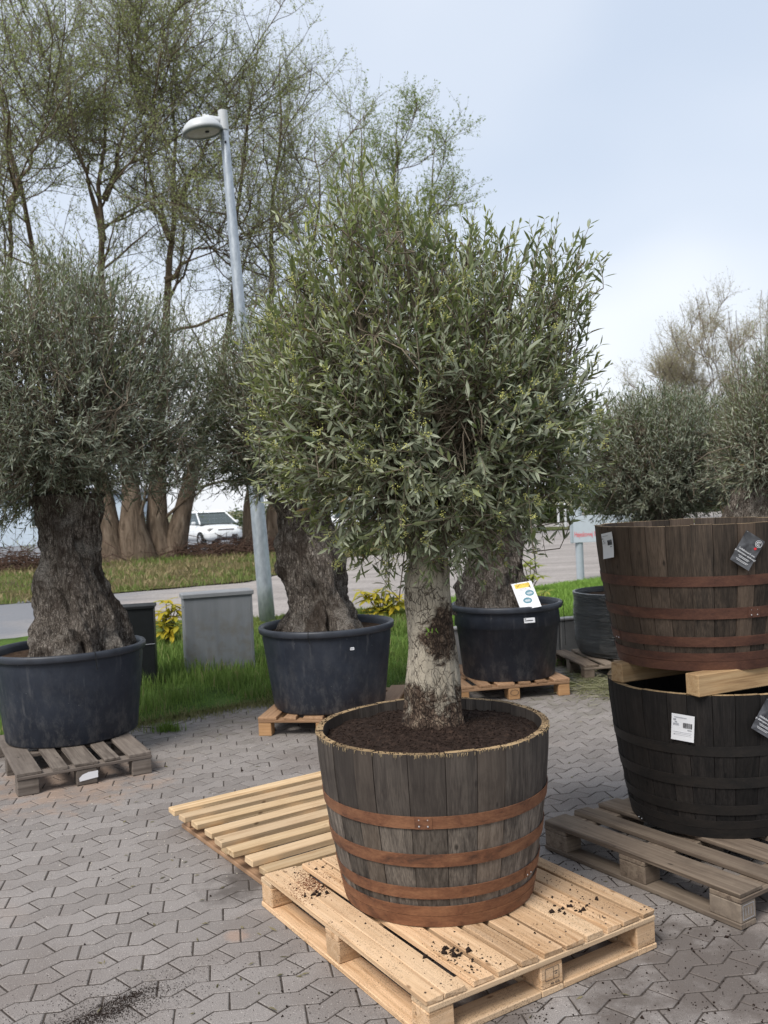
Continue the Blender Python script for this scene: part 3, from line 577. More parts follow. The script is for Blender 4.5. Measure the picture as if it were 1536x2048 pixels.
# ------------------------------------------------------------------ barrels
RT_, RB_, HB = 0.474, 0.378, 0.664
def brad(t): return RT_ - (RT_ - RB_) * max(0.0, 1 - t) ** 1.55                      # t 0 bottom .. 1 top
HOOPS = [(0.585, 0.655), (0.363, 0.437), (0.172, 0.240), (0.070, 0.127), (0.0, 0.068)]
def barrel(loc, rz, smat, hmat, label, notch=None, soil=False, seed=0, rim='sawn_rim'):
    rs = random.Random(seed); o = empty('barrel_planter', loc, rz, label, 'barrel')
    nst = 27; w_ = [rs.uniform(0.75, 1.2) for _ in range(nst)]; tot = sum(w_); a = 0; TH = 0.028
    ts = [0, .12, .25, .4, .55, .7, .85, 1.0]
    for k in range(nst):
        da = w_[k] / tot * 2 * math.pi; a0, a1 = a + 0.0028, a + da - 0.0028; a += da
        top = HB + rs.uniform(-0.003, 0.003)
        if notch and notch[0] < (a - da / 2) < notch[1]: top = HB - 0.05
        V = []; dr = rs.uniform(-0.0015, 0.0015); angs = np.linspace(a0, a1, 4)
        for t in ts:
            ro = brad(t * top / HB) + dr; ri = ro - TH
            for j, q in enumerate(angs):
                e = 0.0018 if j in (0, 3) else 0.0
                V.append(((ro - e) * math.cos(q), (ro - e) * math.sin(q), t * top))
            for q in angs[::-1]: V.append((ri * math.cos(q), ri * math.sin(q), t * top))
        F = []
        for i in range(len(ts) - 1):
            for j in range(8): F.append((i * 8 + j, i * 8 + (j + 1) % 8, (i + 1) * 8 + (j + 1) % 8, (i + 1) * 8 + j))
        F.append(tuple(range(8))[::-1]); n7 = (len(ts) - 1) * 8; F.append(tuple(n7 + j for j in range(8)))
        me = mesh('stave', V, F, True); me.materials.append(M[smat]); me.materials.append(M[rim]); me.polygons[len(F) - 1].material_index = 1
        obj('stave', me, None, o)
    for i, (f0, f1) in enumerate(HOOPS):
        z0, z1 = f0 * HB, f1 * HB; th = 0.0035 + 0.0008 * i
        if i == 4: z0 = 0.002
        pr = [(brad(z0 / HB) + .0005, z0), (brad(z0 / HB) + th, z0), (brad(z1 / HB) + th, z1), (brad(z1 / HB) + .0005, z1), (brad(z0 / HB) + .0005, z0)]
        V, F = lathe(pr, 96); hp = obj('hoop', mesh('hoop', V, F, True), hmat, o)
        zc = (z0 + z1) / 2; 
        qs = [rs.uniform(0, 6.28)]; qs.append(qs[0] + 0.07); th0 = th; rz_ = (-1.75 + 0.55 * i) - rz; qs = [rz_, rz_ + .07] if seed == 11 and i in (0, 2) else qs
        V, F = lathe([(r_ + (.0019 if j_ in (1, 2) else .0002), z_) for j_, (r_, z_) in enumerate([pr[1], pr[1], pr[2], pr[2]])], 8, None, qs[0] - .035, qs[1] + .035); obj('hoop_lap', mesh('hoop_lap', V, F, True), hmat, hp); th = th + .0019
        for q in qs:
            for s in (-0.012, 0.012):
                V, F = lathe([(0.0001, .0022), (0.0025, .0016), (0.0034, 0)], 8)
                b_ = obj('rivet', mesh('rivet', V, F), 'steel', hp, ((brad(zc / HB) + th) * math.cos(q), (brad(zc / HB) + th) * math.sin(q), zc + s)); b_.rotation_euler = (0, R(90), q)
    V, F = lathe([(0.0, 0.02), (brad(0.03) - TH, 0.02)], 48); obj('barrel_base', mesh('barrel_base', V, F), smat, o)
    return o
def on_barrel(ang, z, off=0.004):
    """frame on the barrel's side: matrix with x to the right seen from outside, y up the stave, z outwards"""
    t = z / HB; r = brad(t); r2 = brad(min(1, t + 0.03)); up = Vector(((r2 - r), 0, 0.03 * HB)).normalized()
    n = Vector((up.z, 0, -up.x)); x = up.cross(n); Rm = Matrix.Rotation(ang, 4, 'Z')
    m = Matrix(((x.x, up.x, n.x, r + off * n.x), (x.y, up.y, n.y, 0), (x.z, up.z, n.z, z + off * n.z), (0, 0, 0, 1)))
    return Rm @ m
def on_pos(o, m, name, me, mat, spin=0.0):
    c = obj(name, me, mat, o); c.matrix_local = m @ Matrix.Rotation(spin, 4, 'Z'); return c
def flat(poly, curl=0.0):
    V = []; F = []; nx, ny = 6, 8
    (x0, y0), (x1, y1) = poly
    for j in range(ny + 1):
        for i in range(nx + 1):
            y = y0 + (y1 - y0) * j / ny; V.append((x0 + (x1 - x0) * i / nx, y, curl * ((y1 - y) / (y1 - y0)) ** 2))
    n = len(V); V += [(x, y, z - 0.0006) for x, y, z in V]
    for j in range(ny):
        for i in range(nx):
            a = j * (nx + 1) + i; F.append((a, a + 1, a + nx + 2, a + nx + 1)); F.append((n + a, n + a + nx + 1, n + a + nx + 2, n + a + 1))
    return mesh('sheet', V, F)
def bars(rects, z=0.0008, t=0.0004):
    mb = MB()
    for (x, y, lx, ly) in rects: mb.box(lx, ly, t, (x, y, z), c=0.00005)
    return mb.mesh('bars')
def price_label(o, ang, z, spin, curl=0.0):
    m = on_barrel(ang, z, 0.006); lab = on_pos(o, m, 'price_label', flat(((-.05, -.06), (.05, .06)), curl), 'paper', spin)
    rs = random.Random(3); x = 0.002; rc = []
    while x < 0.042:
        wd = rs.choice((.0012, .002, .003)); rc.append((x, 0.012, wd, 0.024)); x += wd + rs.choice((.0012, .002))
    obj('barcode', bars(rc, 0.0016 + curl * 0.2), 'ink', lab)
    obj('print', bars([(-.028, .046, .02, .0022), (.0, .046, .034, .0022), (-.036, .035, .012, .006), (-.03, .024, .01, .005), (-.03, .016, .026, .002), (-.03, .011, .026, .002), (.03, -.008, .018, .004), (0, -.022, .08, .0012), (0, -.029, .07, .0012), (.004, -.036, .07, .0012), (-.036, -.034, .006, .005)], 0.0016 + curl * 0.3), 'greyink', lab)
    return lab
def black_tag(o, ang, z, spin):
    m = on_barrel(ang, z, 0.012); t = on_pos(o, m, 'hang_tag', flat(((-.052, -.074), (.052, .074)), 0.006), 'tag', spin)
    V, F = lathe([(0.0165, 0), (0.0165, .0005), (0.0150, .0005), (0.0150, 0)], 28); e = obj('emblem_ring', mesh('emblem_ring', V, F, True), 'paper', t, (.030, .050, .0022))
    V, F = lathe([(0.0105, 0), (0.0105, .0005), (0.0075, .0005), (0.0075, 0)], 24, None, R(50), R(330)); obj('emblem', mesh('emblem', V, F, True), 'paper', t, (.030, .050, .0022))
    obj('emblem_bar', bars([(.030, .052, .006, .002), (.031, .048, .002, .006)], 0.0024), 'paper', t)
    V, F = lathe([(0.0001, .0006), (0.0058, .0006), (0.006, 0)], 18, lambda a, z: 0.0008 * math.sin(2 * a)); obj('red_seal', mesh('red_seal', V, F), 'red', t, (.027, .024, .0026))
    text_obj('lettering', 'Gefeliciteerd met', 0.0125, 'paper', t, (.0, -.012, .0048), (0, 0, 0), 'CENTER', 0.0003)
    text_obj('lettering', 'je duurzame aankoop!', 0.0125, 'paper', t, (.0, -.026, .0056), (0, 0, 0), 'CENTER', 0.0003)
    obj('small_print', bars([(0, -.037, .06, .0018), (0, -.042, .05, .0018), (0, -.053, .066, .0018), (0, -.058, .056, .0018)], 0.0078), 'paper', t)
    obj('staple', bars([(-.044, .070, .006, .0014)], 0.0016, .001), 'steel', t)
    return t
BC = (0.156, 3.704)
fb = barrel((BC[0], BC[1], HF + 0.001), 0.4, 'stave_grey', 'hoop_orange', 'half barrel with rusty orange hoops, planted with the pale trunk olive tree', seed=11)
lowb = barrel((1.545, 4.43, 0.145), 1.2, 'stave_black', 'hoop_black', 'black stained half barrel standing empty on the weathered pallet under another barrel', seed=5)
ub = barrel((1.515, 4.44, 0.898), 2.0, 'stave_brown', 'hoop_brown', 'dark brown half barrel with reddish hoops stacked on timbers over the black barrel', seed=23, notch=None)
def ang_to(o, x, y):                                             # local angle of the barrel side seen at a photo pixel
    c = np.array(o.location); best = None
    for a in np.linspace(-math.pi, 0, 721):
        for z in (0.45,):
            p = c + np.array([brad(z / HB) * math.cos(a), brad(z / HB) * math.sin(a), z]); d = abs(project(p[None])[0][0] - x)
            if best is None or d < best[0]: best = (d, a)
    return best[1] - o.rotation_euler.z
price_label(ub, ang_to(ub, 1226, 1097), 0.575, R(8), 0.012)
price_label(lowb, ang_to(lowb, 1368, 1454), 0.515, R(-5), 0.004)
black_tag(ub, ang_to(ub, 1491, 1115), 0.545, R(-33))
black_tag(lowb, ang_to(lowb, 1531, 1458), 0.56, R(-33))
tb = board('timber_beam', None, 'timber', 0.95, 0.082, 0.094, (0, 0, 0), 0, 0.004, 0.002); TA = R(24)
q0 = np.array([1.325, 3.995]); tb.location = (q0[0] + 0.475 * math.cos(TA), q0[1] + 0.475 * math.sin(TA), 0.8575); tb.rotation_euler = (0, 0, TA)
tag(tb, 'square timber beam across the black barrel, its sawn end beside the white price label', 'timber')
tb = board('timber_beam', None, 'timber', 0.95, 0.082, 0.09, (0, 0, 0), 0, 0.004, 0.002)
q0 = np.array([1.085, 4.36]); tb.location = (q0[0] + 0.475 * math.cos(TA), q0[1] + 0.475 * math.sin(TA), 0.8555); tb.rotation_euler = (0, 0, TA)
tag(tb, 'square timber beam between the stacked barrels, on the side towards the film wrapped pot', 'timber')

# soil in the front barrel
V = []; F = []; nr, na = 40, 96
TX, TY = 0.018, 0.02                                             # the trunk stands a little off the centre
for i in range(nr + 1):
    for j in range(na):
        r = (brad(0.93) - 0.029) * i / nr; a = 2 * math.pi * j / na; x, y = r * math.cos(a), r * math.sin(a)
        d = math.hypot(x - TX, y - TY); z = 0.789 + 0.040 * math.exp(-(d / 0.17) ** 2) - 0.018 * (r / 0.44) ** 4 + 0.012 * fnoise((x, y, 0), 9) + 0.006 * fnoise((x, y, 5), 30)
        V.append((x + BC[0], y + BC[1], z))
for i in range(nr):
    for j in range(na): F.append((i * na + j, i * na + (j + 1) % na, (i + 1) * na + (j + 1) % na, (i + 1) * na + j))
so = obj('potting_soil', mesh('potting_soil', V, np.array(F), smooth=False), 'soil', kind='stuff'); tag(so, 'dark crumbly potting soil filling the orange hooped barrel', 'soil')
SV = np.array(V); n = 5200; pk = SV[rng.integers(na * 4, len(SV), n)] + rng.normal(0, 0.004, (n, 3)) * [1, 1, .3]
crumbs('soil_crumbs', pk, rng.uniform(0.002, 0.0065, n), 'crumb', so)
# crumbs and fibres on the sawn rim
n = 420; a = rng.uniform(0, 2 * math.pi, n); r = rng.uniform(RT_ - 0.028, RT_ - 0.001, n)
crumbs('rim_crumbs', np.stack([r * np.cos(a), r * np.sin(a), np.full(n, HB + 0.001)], -1), rng.uniform(0.0015, 0.004, n), 'crumb', fb)
mb = Tubes(3)
for k in range(260):
    a_ = rng.uniform(0, 2 * math.pi); rr = RT_ + 0.0008; p = np.array([rr * math.cos(a_), rr * math.sin(a_), HB - 0.001]); l = rng.uniform(0.003, 0.016)
    mb.add([p, p + np.array([0.001 * math.cos(a_), 0.001 * math.sin(a_), -l * .5]), p + np.array([rng.normal(0, .0012), rng.normal(0, .0012), -l])], [0.0009, .0008, .0003])
obj('sawn_fibres', mb.mesh('sawn_fibres'), 'strand', fb, kind='stuff')
# soil dropped on the front pallet and on the paving
def pl_world(x, y, z): c, s = math.cos(FP[1]), math.sin(FP[1]); return np.stack([FP[0][0] + x * c - y * s, FP[0][1] + x * s + y * c, z], -1)
clumps = [(gp(910, 1915, HF), 0.055, 120), (gp(890, 1895, HF), 0.09, 170), (gp(1140, 1820, HF), 0.045, 120), (gp(1175, 1830, HF), 0.10, 200), (gp(1120, 1760, HF), 0.12, 170), (gp(620, 1780, HF), 0.07, 170), (gp(650, 1740, HF), 0.09, 190), (gp(960, 1930, HF), 0.05, 60), (gp(1040, 1850, HF), 0.14, 70), (gp(760, 1890, HF), 0.14, 90)]
P = []; S = []
for c, s, n in clumps:
    P.append(c + rng.normal(0, s, (n, 3)) * [1, 1, 0]); S.append(np.minimum(0.012, rng.lognormal(-6.45, 0.6, n)))
for c, s, n in ((gp(906, 1908, HF), .035, 16), (gp(1140, 1820, HF), .022, 12), (gp(630, 1790, HF), .02, 8), (gp(640, 1735, HF), .03, 7), (gp(1100, 1790, HF), .1, 8)):
    P.append(c + rng.normal(0, s, (n, 3)) * [1, 1, 0]); S.append(rng.uniform(.006, .014, n))
P = np.concatenate(P); S = np.concatenate(S); d = P[:, :2] - FP[0]; lx = d @ [math.cos(FP[1]), math.sin(FP[1])]; ly = d @ [-math.sin(FP[1]), math.cos(FP[1])]
onpl = np.zeros(len(P), bool)
for a_, b_ in fp_planks: onpl |= (lx > a_ + .003) & (lx < b_ - .003)
ok = onpl & (ly > 0.005) & (ly < FP[3] - 0.04) & (np.hypot(P[:, 0] - BC[0], P[:, 1] - BC[1]) > RB_ + 0.012)
P = P[ok]; S = S[ok]; P[:, 2] = HF + 0.3 * S
tag(crumbs('spilled_soil', P, S, 'crumb'), 'dark soil crumbs and clods strewn over the new pine pallet', 'soil')
c = gp(612, 1775, HF); n = 1900; P = c + rng.normal(0, 1, (n, 3)) * [0.05, 0.075, 0]; d = P[:, :2] - FP[0]; lx = d @ [math.cos(FP[1]), math.sin(FP[1])]; ly = d @ [-math.sin(FP[1]), math.cos(FP[1])]
onpl = np.zeros(n, bool)
for a_, b_ in fp_planks: onpl |= (lx > a_ + .003) & (lx < b_ - .003)
ok = onpl & (ly < FP[3] - 0.045) & (np.hypot(P[:, 0] - BC[0], P[:, 1] - BC[1]) > RB_ + 0.012); P = P[ok]; S = rng.uniform(.001, .0035, len(P)); P[:, 2] = HF + 0.3 * S
tag(crumbs('rust_crumbs', P, S, 'redcrumb'), 'reddish brown crumbs in a patch on the pallet corner beside the barrel', 'debris')
P = []; S = []
for (x, y, sx, sy, ang, n) in ((205, 2028, .11, .030, 38, 2600), (255, 1995, .06, .018, 38, 1000), (150, 2065, .12, .06, 30, 1400), (215, 2015, .26, .12, 25, 2200)):
    c = gp(x, y); q = rng.normal(0, 1, (n, 2)) * [sx, sy]; ca, sa = math.cos(R(ang)), math.sin(R(ang))
    P.append(np.stack([c[0] + q[:, 0] * ca - q[:, 1] * sa, c[1] + q[:, 0] * sa + q[:, 1] * ca, np.zeros(n)], -1)); S.append(rng.uniform(.0006, .0024, n))
P = np.concatenate(P); S = np.concatenate(S); P[:, 2] = 0.001 + 0.3 * S
tag(crumbs('scattered_soil', P, S, 'crumb'), 'smear of dark soil grains swept across the paving away from the pallets', 'soil')
P = []; S = []
for (x0, y0, x1, y1, n, s) in ((560, 1780, 800, 2048, 320, .0022), (1000, 1880, 1536, 2048, 520, .0022), (1090, 1700, 1480, 1900, 420, .0032), (930, 1950, 1100, 2048, 300, .002), (100, 1500, 520, 1900, 60, .003)):
    for _ in range(n):
        p_ = gp(rng.uniform(x0, x1), rng.uniform(y0, y1)); P.append(p_); S.append(min(.014, rng.lognormal(math.log(s), .45)))
P = np.array(P); S = np.array(S); d = P[:, :2] - FP[0]; lx = d @ [math.cos(FP[1]), math.sin(FP[1])]; ly = d @ [-math.sin(FP[1]), math.cos(FP[1])]
ok = ~((lx > -.01) & (lx < FP[2] + .01) & (ly > -.01) & (ly < FP[3] + .01)); P = P[ok]; S = S[ok]; P[:, 2] = .3 * S
tag(crumbs('paving_crumbs', P, S, 'crumb'), 'loose soil crumbs lying on the paving around the pallets', 'debris')

# ------------------------------------------------------------------ plastic pots
def pot(loc, rt, rb, h, label, collar=None, sticker=None, cord=None, wrap=False):
    o = empty('wrapped_pot' if wrap else 'plastic_pot', loc, 0, label, 'pot')
    if wrap:
        zs = np.linspace(0, h, 60); pr = [(0.0, 0.0)] + [(rb + (rt - rb) * min(1, (z / h) * 4) ** .5, z) for z in zs] + [(rt - .02, h + .003), (rt - .035, h - .05)]
        V, F = lathe(pr, 120, lambda t, z: (0.006 * mnoise.noise(Vector((math.cos(t) * 1.5, math.sin(t) * 1.5, z * 40))) + 0.012 * mnoise.noise(Vector((math.cos(t) * 1.2, math.sin(t) * 1.2, z * 6)))) if 0.01 < z < h else 0)
        obj('film', mesh('film', V, F, True, True), 'wrap', o)
    else:
        if collar:
            pr = [(0, 0), (rb, 0), (rb + .004, .004), (rb + (rt - rb) * .55, h * collar), (rb + (rt - rb) * .62 + .012, h * collar + .008), (rt - .035, h - .06), (rt - .03, h - .012)]
        else: pr = [(0, 0), (rb - .01, 0), (rb, .012), (rb + (rt - rb) * .33, h * .4), (rb + (rt - rb) * .72, h * .85), (rt - .03, h - .012)]
        V, F = lathe(pr, 96, lambda t, z: 0.004 * math.sin(3 * t + 1.0) + (0.006 * math.sin(5 * t) * (1 - z / h)))
        obj('pot_wall', mesh('pot_wall', V, F, True, False), 'pot', o)
        for p_ in o.children[-1].data.polygons: p_.use_smooth = True
        lip = 0.052
        pr = [(rt - .040, h - lip), (rt - .006, h - lip), (rt, h - lip + .008), (rt + .002, h - .012), (rt - .004, h - .002), (rt - .014, h), (rt - .030, h - .004), (rt - .036, h - .03), (rt - .05, h - .16)]
        V, F = lathe(pr, 96, lambda t, z: 0.004 * math.sin(3 * t + 1.0)); obj('rim', mesh('rim', V, F, True, True), 'pot_rim', o)
    rs_ = rt - (.045 if wrap else .046); zs_ = h - (.055 if wrap else .065)
    V = []; F = []
    for i in range(15):
        for j in range(48):
            r = rs_ * i / 14; a = 2 * math.pi * j / 48; V.append((r * math.cos(a), r * math.sin(a), zs_ + 0.02 * fnoise((r * math.cos(a), r * math.sin(a), loc[0]), 6) * (i < 14)))
    for i in range(14):
        for j in range(48): F.append((i * 48 + j, i * 48 + (j + 1) % 48, (i + 1) * 48 + (j + 1) % 48, (i + 1) * 48 + j))
    obj('pot_soil', mesh('pot_soil', V, np.array(F)), 'drysoil', o)
    def side(x, y):
        c = np.array(loc); best = min(np.linspace(-math.pi, 0, 721), key=lambda a: abs(project((c + np.array([rt * .93 * math.cos(a), rt * .93 * math.sin(a), h * .75]))[None])[0][0] - x)); return best
    if sticker:
        x, y, sx, sy, z, rad = sticker; a = side(x, y); st_ = obj('sticker', flat(((-sx, -sy), (sx, sy))), 'paper', o, (rad * math.cos(a), rad * math.sin(a), z), (R(90) - 0.12, 0, a + R(90)))
        obj('print', bars([(-sx * .75, sy * .6, sx * .25, sy * .4), (-sx * .1, -sy * .1, sx * 1.5, sy * .35)], 0.0008), 'ink', st_)
    if cord:
        x, y, l = cord; a = side(x, y); d = np.array([math.cos(a), math.sin(a), 0]); mbc = MB()
        mbc.tube([d * (rt - .02) + [0, 0, h + .003], d * (rt + .006) + [0, 0, h - .004], d * (rt + .012) + [0, 0, h - l * .5], d * (rt + .004) + [0.01, 0, h - l]], .0028, 5)
        obj('cord', mbc.mesh('cord'), 'string', o)
    return o
ZP = 0.145
pot((-2.37, 6.66, ZP), 0.55, 0.462, 0.645, 'large dusty black plastic pot with an olive tree, beside the black cabinet', cord=(188, 1300, .12))
pot((-0.506, 7.26, ZP), 0.541, 0.445, 0.645, 'black plastic pot with a tiny white sticker holding the leaning olive trunk', sticker=(702, 1294, .016, .010, .50, .528), cord=(621, 1275, .09))
pot((1.06, 8.15, ZP), 0.497, 0.405, 0.645, 'black plastic pot with a stepped collar and wide white sticker, on an orange pallet', collar=.70, sticker=(1057, 1240, .05, .021, .53, .487), cord=(1120, 1230, .40))
pot((2.33, 8.92, ZP), 0.50, 0.41, 0.62, 'pot bound in shiny black film, standing against the low concrete wall', wrap=True)
pot((2.78, 6.75, 0.0), 0.52, 0.43, 0.72, 'black plastic pot behind the stacked barrels with a thick burred trunk', )

# information card leaning in the collared pot
A_, B_, C_, D_ = dp(1017, 1168, 7.86), dp(1059, 1164, 7.86), dp(1085, 1208, 7.70), dp(1042, 1212, 7.70)
ex = unit(B_ - A_); ey = unit(A_ - D_); ez = unit(np.cross(ex, ey)); cw = np.linalg.norm(B_ - A_); chh = np.linalg.norm(A_ - D_) * 1.12; mid = (A_ + B_) / 2 - ey * chh / 2
card = board('information_card', None, 'paper', cw, chh, 0.002, (0, 0, 0), 0, 0.0003)
card.matrix_world = Matrix(((ex[0], ey[0], ez[0], mid[0]), (ex[1], ey[1], ez[1], mid[1]), (ex[2], ey[2], ez[2], mid[2]), (0, 0, 0, 1)))
tag(card, 'white card with yellow picture and two teal ovals leaning in the collared pot', 'card')
k = cw / 2
obj('picture', bars([(0, chh * .37, cw * .74, chh * .17)], .0014), 'yellow_print', card)
mb = MB(); rs = random.Random(4)
for _ in range(16):
    mb.box(cw * rs.uniform(.03, .1), chh * .012, .0004, (rs.uniform(-.33, .33) * cw, chh * rs.uniform(.31, .44), .0019), rs.uniform(0, 3), c=.00005)
obj('picture_detail', mb.mesh('picture_detail'), 'brown_print', card)
obj('print', bars([(0, chh * .25, cw * .42, chh * .012), (0, chh * .20, cw * .68, chh * .012), (-cw * .27, chh * .04, cw * .22, chh * .01), (-cw * .27, chh * .0, cw * .18, chh * .01)], .0014), 'greyink', card)
for (x, y) in ((cw * .20, chh * .06), (-cw * .02, -chh * .20)):
    V, F = lathe([(0.0001, .0014), (1, .0014), (1.02, .001)], 28); V = [(v[0] * cw * .21, v[1] * chh * .11, v[2]) for v in V]; ov = obj('oval', mesh('oval', V, F), 'teal', card, (x, y, 0))
    obj('print', bars([(0, chh * .03, cw * .22, chh * .012), (0, -chh * .005, cw * .28, chh * .02), (0, -chh * .04, cw * .2, chh * .012)], .0018), 'paper', ov)

# ------------------------------------------------------------------ trunks
def trunk_mesh(rows, depth, seed, ridges=6, amp=0.16, fr=7.0, K=80, S=72, lobes=0.35, flat_y=0.85):
    """rows: (photo y, left x, right x) outline of the trunk; a gnarled loft through it with depth of its own"""
    rows = sorted(rows, key=lambda r: -r[0]); C = []; Rr = []
    for (y, a, b) in rows:
        pa, pb = dp(a, y, depth), dp(b, y, depth); C.append((pa + pb) / 2); Rr.append(np.linalg.norm(pb - pa) / 2)
    C = np.array(C); Rr = np.array(Rr); t = np.linspace(0, 1, len(C)); tt = np.linspace(0, 1, K)
    def smooth(a):
        v = np.interp(tt, t, a); kk = 5; p = np.pad(v, kk, 'edge'); return np.convolve(p, np.ones(2 * kk + 1) / (2 * kk + 1), 'valid')
    cx, cy, cz = (np.interp(tt, t, C[:, 2]) if i == 2 else smooth(C[:, i]) for i in (0, 1, 2)); rr = smooth(Rr)
    V = []; ph = seed * 1.7; kr = random.Random(seed); rr = rr * (0.95 if lobes > .3 else 1.0)
    knots = [(kr.uniform(0, 6.28), kr.uniform(.1, .9), kr.uniform(.10, .22), kr.choice((-1, -1, 1, 1.2))) for _ in range(16 if lobes > .3 else 5)]
    for k in range(K):
        for j in range(S):
            a = 2 * math.pi * j / S; nx, ny = math.cos(a), math.sin(a); z = cz[k]
            tw = a + 0.5 * (z) + ph
            wv = 1.3 * fnoise((nx + seed, ny, z * 1.6), 1.1, 3); rid = 0.5 * math.sin(ridges * tw + wv) + 0.3 * math.sin((ridges * 2 + 1) * tw * .5 + 2.0 * z) - 1.5 * math.exp(-(math.sin(ridges * .5 * tw + wv) / .20) ** 2)
            low = 1 - tt[k]
            q = 1 + amp * (0.25 + 0.75 * low ** 1.3) * rid * lobes * 2 + 1.1 * amp * fnoise((nx * .8 + seed, ny * .8, z * 2.2), 1.5, 3) + 0.30 * amp * fnoise((nx * 3, ny * 3 + seed, z * fr * .5), 2.0, 3)
            if lobes > .3:
                st = a + 0.9 * z + ph; q += 0.30 * amp * (1 - 3.2 * abs(fnoise((math.cos(st) * 2.6 + seed, math.sin(st) * 2.6, z * 1.1), 1.0, 3)))
            for (ka, kt, kw, ks) in knots:
                da = (a - ka + math.pi) % (2 * math.pi) - math.pi; d2 = (da * .9) ** 2 + ((tt[k] - kt) * (cz[-1] - cz[0]) / max(rr[k], .05)) ** 2
                if d2 < 9 * kw * kw * 4: q += ks * amp * .55 * math.exp(-d2 / (2 * (kw * 1.3) ** 2))
            V.append((cx[k] + rr[k] * q * nx, cy[k] + rr[k] * q * ny * flat_y, z))
    F = [(k * S + j, k * S + (j + 1) % S, (k + 1) * S + (j + 1) % S, (k + 1) * S + j) for k in range(K - 1) for j in range(S)]
    V.append((cx[-1], cy[-1], cz[-1] + 0.02)); F += [((K - 1) * S + j, (K - 1) * S + (j + 1) % S, len(V) - 1) for j in range(S)]
    return mesh('trunk', V, F, False, True), np.array([cx[-1], cy[-1], cz[-1]])

# ------------------------------------------------------------------ olive crowns
def leaf_mesh_arrays(pos, ax, nrm, ln, wd, detail):
    """pointed leaves: folded along the midrib and slightly bent"""
    n = len(pos); sd_ = unit(np.cross(ax, nrm)); nrm = np.cross(sd_, ax)
    l = ln[:, None]; w_ = wd[:, None]
    bend = rng.uniform(-.10, .16, n)[:, None] * l
    if detail:
        P = [pos, pos + ax * l * .33 + sd_ * w_ * .45 + nrm * w_ * .12, pos + ax * l * .33 - nrm * 0 + nrm * (-bend * .1), pos + ax * l * .33 - sd_ * w_ * .45 + nrm * w_ * .12,
             pos + ax * l * .68 + sd_ * w_ * .40 + nrm * (w_ * .10 - bend * .5), pos + ax * l * .68 - nrm * bend * .55, pos + ax * l * .68 - sd_ * w_ * .40 + nrm * (w_ * .10 - bend * .5), pos + ax * l - nrm * bend * 1.2]
        V = np.stack(P, 1); F0 = np.array([(0, 2, 1), (0, 3, 2), (1, 2, 5), (1, 5, 4), (2, 3, 6), (2, 6, 5), (4, 5, 7), (5, 6, 7)]); k = 8
    else:
        P = [pos, pos + ax * l * .45 + sd_ * w_ * .5 + nrm * w_ * .1, pos + ax * l - nrm * bend, pos + ax * l * .45 - sd_ * w_ * .5 + nrm * w_ * .1]
        V = np.stack(P, 1); F0 = np.array([(0, 2, 1), (0, 3, 2)]); k = 4
    return V, F0, k
def outline_radius(poly, c):
    """radius of an outline (photo pixels) as a function of direction seen from c"""
    poly = np.array(poly, float) - np.array(c); a = np.arctan2(-poly[:, 1], poly[:, 0]); r = np.hypot(poly[:, 0], poly[:, 1]); o = np.argsort(a); a = a[o]; r = r[o]
    a = np.concatenate([a - 2 * math.pi, a, a + 2 * math.pi]); r = np.tile(r, 3)
    return lambda t: np.interp(t, a, r)
